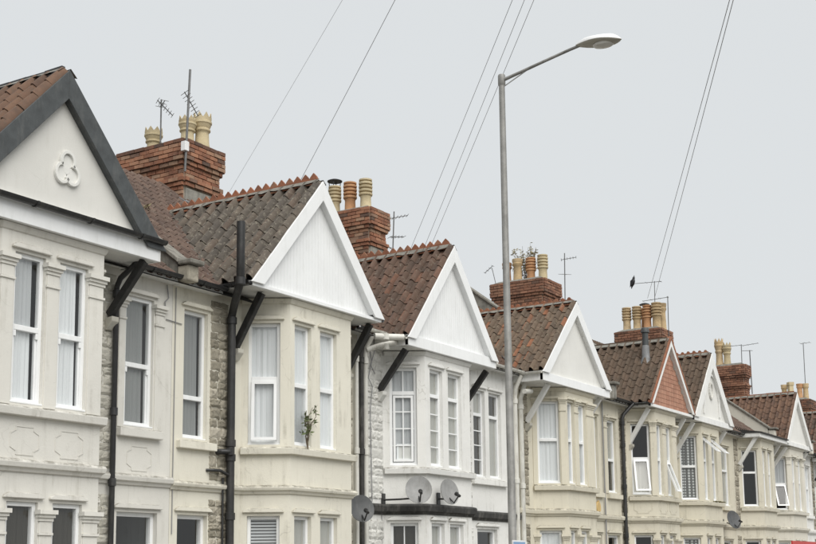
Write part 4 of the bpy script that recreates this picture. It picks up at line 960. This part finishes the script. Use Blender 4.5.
pipe(h[4], [(25.72, -0.26, 6.0), (25.70, -0.14, 5.62), (25.70, -0.09, 5.5), (25.70, -0.09, 0.0)], 0.055, 'white_pipe', collars=[(25.70, -0.09, z) for z in (5.3, 3.5, 2.2)])
pipe(h[4], [(25.40, -0.34, 5.60), (25.75, -0.34, 5.64)], 0.055, 'white_pipe', 'branch_pipe')
pipe(h[5], [(32.0, -0.30, 6.02), (31.9, -0.24, 5.92), (31.74, -0.12, 5.72), (31.70, -0.09, 5.6), (31.70, -0.09, 0.0)], 0.05, 'black_paint', collars=[(31.70, -0.09, z) for z in (5.5, 4.9, 3.8, 2.5)])
pipe(h[4], [(30.47, -0.05, 5.9), (30.47, -0.05, 0.0)], 0.018, 'cable', 'waste_pipe')
def cable(root, pts, r=0.009): pipe(root, pts, r, 'cable', 'wall_cable')
cable(h[3], [(19.55, -0.04, 5.9), (19.60, -0.06, 5.5), (19.50, -0.05, 5.2), (19.62, -0.06, 5.05), (19.56, -0.05, 4.6), (19.6, -0.05, 2.9)])
cable(h[3], [(19.75, -0.05, 5.8), (19.55, -0.07, 5.45), (19.72, -0.05, 5.3)])
cable(h[1], [(14.05, -0.02, 5.95), (14.08, -0.03, 5.75), (14.0, -0.03, 5.68), (14.02, -0.02, 5.6)])
cable(h[2], [(14.26, -0.015, 5.95), (14.25, -0.015, 2.2)], 0.007)
cable(h[2], [(14.05, -0.015, 5.42), (14.4, -0.015, 5.40)], 0.007)
cable(h[3], [(19.98, -0.012, 2.7), (19.98, -0.012, 1.5)], 0.007)
cable(h[5], [(30.56, -0.015, 5.95), (30.56, -0.015, 1.5)], 0.008)
# flue through the brown roof
fx, fz, fy = 33.28, 7.45, -0.23
mb = MB().tube([(fx, fy, fz-0.1), (fx, fy, fz+0.75)], 0.085, 12); mb.lathe([(0.12, 0), (0.12, 0.03), (0.10, 0.13), (0.03, 0.15)], (fx, fy, fz+0.73), 12); fo = mb.build('flue', 'charcoal_wood', h[5], smooth=True)
MB().lathe([(0.20, -0.28), (0.15, -0.12), (0.11, 0.0), (0.10, 0.30), (0.09, 0.31)], (fx, fy, fz+0.05), 12).build('flue_collar', 'lead', fo, smooth=True)
MB().hexa([(fx-0.28, fy-0.3, fz-0.42), (fx+0.22, fy-0.3, fz+0.16), (fx+0.22, fy+0.3, fz+0.16), (fx-0.28, fy+0.3, fz-0.42), (fx-0.30, fy-0.3, fz-0.40), (fx+0.20, fy-0.3, fz+0.18), (fx+0.20, fy+0.3, fz+0.18), (fx-0.30, fy+0.3, fz-0.40)]).build('flue_flashing', 'lead', fo)

# ------------------------------------------------------------------ satellite dishes
def dish(loc, aim, r, mat, label, mount):
    root = thing('satellite_dish', label, 'satellite dish', loc, 'satellite dishes on the walls')
    A = Vector(aim).normalized(); q = A.to_track_quat('Z', 'Y').to_matrix().to_4x4(); T = Matrix.Translation(loc) @ q
    mb = MB(); n, m = 28, 6; pts = []
    for side, off in ((0, 0.0), (1, -0.012)):
        for j in range(m+1):
            rr = r*j/m
            for i in range(n):
                a = 2*math.pi*i/n; mb.v.append(tuple(T @ Vector((rr*math.cos(a)*0.92, rr*math.sin(a), 0.16*rr*rr/r + off))))
    for side in (0, 1):
        b0 = side*(m+1)*n
        for j in range(m):
            for i in range(n): mb.f.append((b0+j*n+i, b0+j*n+(i+1) % n, b0+(j+1)*n+(i+1) % n, b0+(j+1)*n+i))
    for i in range(n): mb.f.append((m*n+i, m*n+(i+1) % n, (m+1)*n+m*n+(i+1) % n, (m+1)*n+m*n+i))
    mb.build('reflector', mat, root, smooth=True)
    P = T @ Vector((0, -r*0.95, 0.10)); Q = T @ Vector((0, -r*0.55, r*1.05)); P0 = T @ Vector((0, -r*0.2, -0.05))
    MB().tube([P0, P, Q], 0.014, 8).build('feed_arm', 'black_plastic', root, smooth=True)
    d = (T @ Vector((0, 0, r*0.4)) - Q).normalized(); MB().tube([Q-d*0.03, Q+d*0.05, Q+d*0.055, Q+d*0.09], [0.028, 0.028, 0.04, 0.04], 10).build('feed_horn', 'black_plastic', root, smooth=True)
    Bk = T @ Vector((0, 0, -0.06)); Mt = Vector(mount)
    MB().tube([Bk, (Bk.x, Bk.y+0.02, Bk.z-0.12), ((Mt.x+Bk.x)/2, (Mt.y+Bk.y)/2, Mt.z), Mt], 0.018, 8).box(Mt.x-0.05, Mt.x+0.05, Mt.y-0.03, Mt.y+0.0, Mt.z-0.12, Mt.z+0.12).build('wall_bracket', 'black_plastic', root)
    return root
dish((20.05, -0.78, 3.10), (-0.75, -0.62, 0.28), 0.27, 'dish_grey', 'larger pale grey satellite dish on the white house, left of the pair', (20.02, -0.01, 2.95))
dish((20.95, -0.90, 3.10), (-0.30, -0.95, 0.22), 0.25, 'dish_grey', 'right-hand grey satellite dish of the pair, turned away with its arm to the right', (20.95, -BD-0.01, 2.98))
dish((18.72, -0.40, 2.72), (-0.55, -0.80, 0.25), 0.25, 'dish_dark', 'dark satellite dish on the rubble strip between the cream and white houses', (18.85, -0.01, 2.72))
dish((39.85, -0.40, 3.13), (-0.45, -0.85, 0.30), 0.30, 'dish_dark', 'dark satellite dish low on the far straw-coloured wall', (40.0, -0.01, 3.05))

# ------------------------------------------------------------------ television aerials
def yagi(root, base, d, L_, n, w_, upv_=(0, 0, 1)):
    d = Vector(d).normalized(); s = d.cross(Vector(upv_)).normalized(); B = Vector(base)
    MB().tube([B-d*L_*0.25, B+d*L_*0.75], 0.010, 6).build('boom', 'aerial_metal', root)
    mb = MB()
    for i in range(n):
        p = B-d*L_*0.22+d*L_*0.95*i/(n-1); ww = w_*(1.0-0.25*i/n); mb.tube([p-s*ww/2, p+s*ww/2], 0.006, 5)
    mb.build('elements', 'aerial_metal', root)
def aerial(label, mast, top, yagis, r=0.016, clamp=None):
    root = thing('television_aerial', label, 'aerial', mast, 'television aerials on the chimneys')
    MB().tube([mast, top], r, 8).build('mast', 'aerial_metal', root, smooth=True)
    for y in yagis: yagi(root, *y)
    if clamp: MB().box(mast[0]-0.07, mast[0]+0.05, mast[1]-0.06, mast[1]+0.06, clamp-0.10, clamp+0.10).build('junction_box', 'lamp_shell', root, bevel=0.01)
    return root
aerial('tall aerial mast strapped to the corner of the nearest brick chimney', (18.49, 3.66, 9.6), (18.53, 3.60, 11.75), [((18.52, 3.64, 11.15), (0.35, -0.15, -0.55), 0.55, 8, 0.36)], 0.024, 10.12)
aerial('small aerial behind the lone crown pot of the nearest chimney', (19.05, 4.86, 10.3), (19.05, 4.86, 11.55), [((19.05, 4.86, 11.45), (0.5, -0.35, -0.55), 0.45, 7, 0.34), ((19.05, 4.86, 11.42), (-0.3, -0.6, 0.1), 0.3, 3, 0.2)])
aerial('aerial bracketed to the right flank of the three-pot chimney', (26.15, 3.62, 9.2), (26.22, 3.60, 10.62), [((26.2, 3.6, 10.45), (0.6, -0.6, 0.2), 0.5, 6, 0.35), ((26.18, 3.6, 9.95), (0.7, -0.4, 0.1), 0.4, 5, 0.3), ((26.18, 3.6, 9.6), (-0.7, 0.4, 0.5), 0.4, 3, 0.15)])
aerial('small aerial on a bent arm left of the chimney by the lamp post', (35.0, 5.30, 10.4), (35.0, 5.48, 11.18), [((35.0, 5.52, 11.2), (0.0, 0.9, -0.6), 0.36, 4, 0.2)], 0.012)
aerial('spiky aerial on the right end of the four-pot chimney', (36.4, 3.62, 9.6), (36.45, 3.60, 11.7), [((36.45, 3.6, 11.5), (0.3, -0.7, 0.1), 0.5, 6, 0.4), ((36.45, 3.6, 11.0), (0.6, 0.5, 0.2), 0.5, 6, 0.35)])
aerial('T-shaped aerial standing on the many-pot chimney', (41.5, 2.06, 9.6), (41.5, 2.04, 11.0), [((41.5, 2.25, 10.96), (0.0, 1.0, -0.03), 0.95, 4, 0.2)])
aerial('long-boomed aerial beside the bird over the many-pot chimney', (41.55, 2.55, 10.0), (41.5, 2.5, 11.6), [((41.5, 2.52, 11.57), (0.0, 1.0, 0.05), 1.12, 3, 0.24)], 0.013)
aerial('wide aerial on a mast above the two-pot chimney', (49.95, 2.12, 9.3), (49.95, 2.10, 10.55), [((49.95, 2.3, 10.52), (0.0, 1.0, 0.02), 0.7, 5, 0.2), ((49.95, 1.9, 10.50), (0.0, -1.0, 0.06), 0.65, 4, 0.26)], 0.016)
aerial('bare mast held off the right side of the two-pot chimney', (50.7, 1.98, 8.6), (50.65, 1.98, 10.4), [((50.65, 1.98, 10.38), (0.2, 0.9, 0.1), 0.45, 3, 0.15)], 0.022)
aerial('tall forked mast on the farthest chimney', (60.5, 2.33, 9.2), (60.5, 2.31, 12.2), [((60.5, 2.33, 12.18), (0.0, -1.0, 0.03), 0.45, 3, 0.5)], 0.018)

# ------------------------------------------------------------------ bird perched on the boom
bp_ = Vector((41.5, 3.30, 11.55)); bird = thing('bird', 'black bird perched at the tip of an aerial boom', 'bird', tuple(bp_))
mb = MB(); d = Vector((0.35, 0.75, -0.75)).normalized()
prof = [(-0.24, 0.010), (-0.16, 0.03), (-0.08, 0.06), (0.0, 0.075), (0.06, 0.068), (0.11, 0.045), (0.14, 0.045), (0.17, 0.04), (0.20, 0.018), (0.25, 0.005)]
ax = Vector((0.0, -0.25, 0.95)).normalized()
mb.tube([bp_+Vector((0, 0, 0.12))+ax*t for t, r_ in prof], [r_ for t, r_ in prof], 10); mb.build('body', 'feather', bird, smooth=True)
mb = MB()
for s in (-1, 1):
    b0 = bp_+Vector((s*0.06, 0, 0.14)); mb.prism([b0+ax*0.08, b0+ax*0.02+Vector((0, 0.07, 0)), b0-ax*0.22+Vector((0, 0.03, 0)), b0-ax*0.10+Vector((0, -0.05, 0))], (s*0.02, 0, 0))
mb.build('wings', 'feather', bird)
MB().tube([bp_+Vector((0.03, 0, 0.06)), bp_+Vector((0.03, 0, 0))], 0.008, 5).tube([bp_+Vector((-0.03, 0, 0.06)), bp_+Vector((-0.03, 0, 0))], 0.008, 5).build('legs', 'feather', bird)

mb = MB(); rg_ = random.Random(4)
for i in range(60):
    x = 37.2+rg_.random()*0.9; y = -BD-0.10+rg_.random()*0.09; r_ = rg_.uniform(0.012, 0.035); z = 3.60
    mb.lathe([(r_, 0), (r_*0.9, r_*0.5), (r_*0.4, r_*0.9)], (x, y, z-0.005), 6)
mo = mb.build('sill_moss', 'moss', h[6]); mo['kind'] = 'stuff'
# ------------------------------------------------------------------ street lamp
LX, LY = 14.41, -5.6
lamp = thing('street_lamp', 'tall galvanised street lamp with outreach arm and pale cobra head', 'street lamp', (LX, LY, 0))
mb = MB().lathe([(0.085, 0), (0.085, 1.5), (0.07, 1.58), (0.052, 1.62), (0.040, 8.0), (0.042, 8.02), (0.050, 8.03), (0.050, 8.15), (0.044, 8.165)], (LX, LY, 0), 16); mb.build('pole', 'galvanised', lamp, smooth=True)
mb = MB().tube([(LX, LY-0.03, 8.09), (LX, LY-0.28, 8.14), (LX, LY-0.62, 8.21), (LX, LY-1.0, 8.285), (LX, LY-1.15, 8.31)], [0.024, 0.021, 0.020, 0.020, 0.020], 10); mb.build('arm', 'galvanised', lamp, smooth=True)
MB().bar((LX, LY-0.04, 8.0), (LX, LY-0.42, 8.165), 0.008, 0.012).build('arm_gusset', 'galvanised', lamp)
def shell(z_lo, z_hi, name, mat, sc_):
    mb = MB(); n, m = 20, 14
    y0, y1 = LY-1.10, LY-1.72; k = 0
    for i in range(m+1):
        t = i/m; wdt = sc_*0.15*(math.sin(math.pi*min(1, (t*0.93+0.07)**1.25))**0.75 if t < 1 else 0.0)+0.004; yy = y0+(y1-y0)*t; zc = 8.315-0.055*t
        for j in range(n):
            a = 2*math.pi*j/n; zz = math.sin(a); mb.v.append((LX+wdt*math.cos(a), yy, zc+(zz*z_hi if zz > 0 else -zz*-z_lo)*min(1, wdt/(0.11*sc_))))
    for i in range(m):
        for j in range(n): mb.f.append((i*n+j, i*n+(j+1) % n, (i+1)*n+(j+1) % n, (i+1)*n+j))
    mb.f += [tuple(range(n))[::-1], tuple(m*n+j for j in range(n))]
    return mb.build(name, mat, lamp, smooth=True)
hd_ = shell(0.010, 0.085, 'lamp_head', 'lamp_shell', 1.0)
shell(0.038, 0.006, 'lamp_underside', 'lamp_body', 0.96)
mb = MB(); n = 20
for r_, z in ((1.0, 8.235), (0.9, 8.208), (0.5, 8.196), (0.05, 8.193)):
    for j in range(n): a = 2*math.pi*j/n; mb.v.append((LX+0.10*r_*math.cos(a), LY-1.47+0.14*r_*math.sin(a), z+0.018))
for i in range(3):
    for j in range(n): mb.f.append((i*n+j, i*n+(j+1) % n, (i+1)*n+(j+1) % n, (i+1)*n+j))
mb.f.append(tuple(3*n+j for j in range(n))); mb.build('lens', 'lamp_lens', lamp, smooth=True)
# small blue and white plate clamped to the post
sg = thing('post_sign', 'small pale blue plate on the lamp post at the bottom edge', 'sign', (LX, LY, 1.7))
MB().box(LX-0.16, LX+0.19, LY-0.085, LY-0.075, 1.66, 1.985).build('plate', 'lamp_shell', sg)
MB().box(LX-0.145, LX+0.175, LY-0.089, LY-0.0855, 1.68, 1.965).build('plate_face', 'sign_blue', sg)
MB().lathe([(0.066, 1.80), (0.070, 1.81), (0.070, 1.86), (0.066, 1.87)], (LX, LY, 0), 14).build('clamp', 'galvanised', sg)
# red board low at the right
rb = thing('red_board', 'red board whose top edge shows at the bottom right corner', 'board', (39.5, -2.6, 0))
MB().box(38.4, 41.6, -2.62, -2.58, 1.75, 2.405).build('panel', 'sign_red', rb)
for x in (39.1, 41.0): MB().box(x-0.03, x+0.03, -2.575, -2.52, 0, 2.15).build('post', 'white_wood', rb)
# alarm box
ab = thing('alarm_box', 'yellowed oval alarm box between two narrow windows of the buff house', 'alarm box', (30.0, 0, 3.16))
mb = MB(); mb.prism([(30.02+0.13*math.cos(2*math.pi*i/16), -0.002, 3.17+0.16*math.sin(2*math.pi*i/16)) for i in range(16)], (0, -0.07, 0)); mb.build('cover', 'amber', ab, bevel=0.02)
MB().lathe([(0.03, 0), (0.03, 0.02), (0.01, 0.03)], (30.02, -0.05, 3.325), 8).build('lamp_cap', 'amber', ab)
# framed picture propped inside the white house's casement
FCx = Face((20.1, 0), (20.55, -BD)); pf = thing('picture_frame', 'pale picture frame propped inside the white house bay window', 'picture frame', FCx.pt(0.4, 3.70, 0.24))
mb = MB()
for a, b, c0, c1 in ((0.24, 0.28, 3.70, 4.02), (0.52, 0.56, 3.70, 4.02), (0.28, 0.52, 3.70, 3.74), (0.28, 0.52, 3.98, 4.02)): FCx.box(mb, a, b, c0, c1, 0.104, 0.122)
mb.build('frame', 'upvc', pf); mb = MB(); FCx.box(mb, 0.28, 0.52, 3.74, 3.98, 0.112, 0.121); mb.build('print', 'frame_pale', pf)

# ------------------------------------------------------------------ overhead telephone wires and their pole
PT_ = Vector((5.15, -13.1, 9.3))
tp = thing('telegraph_pole', 'wooden telegraph pole standing behind the photographer feeding the overhead wires', 'pole', (PT_.x, PT_.y, 0))
MB().lathe([(0.14, 0), (0.10, 9.5), (0.04, 9.56)], (PT_.x, PT_.y, 0), 12).build('shaft', 'wood_pole', tp, smooth=True)
WIRES = [((19.45, 3.5, 9.13), 'faint leftmost wire running down behind the near crested ridge'), ((17.8, 0.5, 8.30), 'second wire from the left, ending behind the near white gable peak'),
         ((21.9, 0.63, 7.95), 'left single wire of the three ending at the white house ridge'), ((22.0, 0.35, 7.98), 'middle wire of the three ending at the white house ridge'), ((22.1, 0.26, 8.0), 'right wire of the three ending at the white house ridge'),
         ((41.4, 2.74, 11.0), 'left wire of the pair rising from the many-pot chimney'), ((41.5, 2.52, 11.0), 'right wire of the pair rising from the many-pot chimney')]
for i, (e, lab) in enumerate(WIRES):
    E_ = Vector(e); S_ = PT_+Vector((0.12*math.cos(i), 0.12*math.sin(i), 0)); path = []
    for k_ in range(41):
        t = k_/40; p = S_.lerp(E_, t); p.z -= 0.05*4*t*(1-t); path.append(p)
    tag(MB().tube(path, (0.0024, 0.004, 0.0036, 0.0036, 0.0036, 0.006, 0.006)[i], 6).build('overhead_wire', 'cable', None, smooth=True), lab, 'wire', 'overhead telephone wires')

# ------------------------------------------------------------------ plants
def plant(name, label, loc, ht, spread, nst, leaf, seed, leafsz, nleaf=9, tip=0.35):
    rg = random.Random(seed); root = thing(name, label, 'plant', loc); B = Vector(loc); st = MB(); lf = MB()
    for i in range(nst):
        a = rg.uniform(0, 6.28); d = Vector((math.cos(a)*spread, math.sin(a)*spread, ht*rg.uniform(0.55, 1.0))); p = [B]
        for k_ in range(1, 7): t = k_/6; p.append(B+Vector((d.x*t**1.2, d.y*t**1.2, d.z*t))+Vector((rg.gauss(0, 0.02), rg.gauss(0, 0.02), 0)))
        st.tube(p, [0.010*(1-0.8*k_/6)+0.002 for k_ in range(7)], 5)
        for tw in range(4):
            q = p[rg.randint(2, 5)]; e = q+Vector((rg.gauss(0, spread*tip), rg.gauss(0, spread*tip), rg.uniform(0.05, 0.25)*ht)); st.tube([q, q.lerp(e, 0.5)+Vector((0, 0, 0.02)), e], [0.005, 0.004, 0.002], 4)
            for l_ in range(nleaf):
                c_ = q.lerp(e, rg.uniform(0.2, 1.05)); dv = Vector((rg.gauss(0, 1), rg.gauss(0, 1), rg.gauss(0, 0.7))).normalized(); sv = dv.cross(Vector((rg.gauss(0, 1), rg.gauss(0, 1), rg.gauss(0, 1)))).normalized(); z_ = leafsz*rg.uniform(0.6, 1.3)
                lf.add([c_, c_+dv*z_*0.5+sv*z_*0.17, c_+dv*z_, c_+dv*z_*0.5-sv*z_*0.17], [(0, 1, 2, 3)])
    st.build('stems', 'twig', root); o = lf.build('foliage', leaf, root); o['kind'] = 'stuff'
    return root
plant('shrub', 'wiry dry shrub growing out of the four-pot chimney top', (35.85, 4.72, 10.68), 1.30, 0.38, 12, 'leaf_dry', 5, 0.10, 10)
plant('sill_weed', 'leafy weed growing on the cream house bay window sill', (16.72, -0.70, 3.62), 0.74, 0.15, 4, 'leaf_green', 21, 0.095, 5, 0.5)
plant('gutter_weed', 'small tuft of weed below the near chimney beside the roof slope', (15.9, 2.35, 7.9), 0.18, 0.18, 7, 'leaf_dry', 3, 0.07, 4)
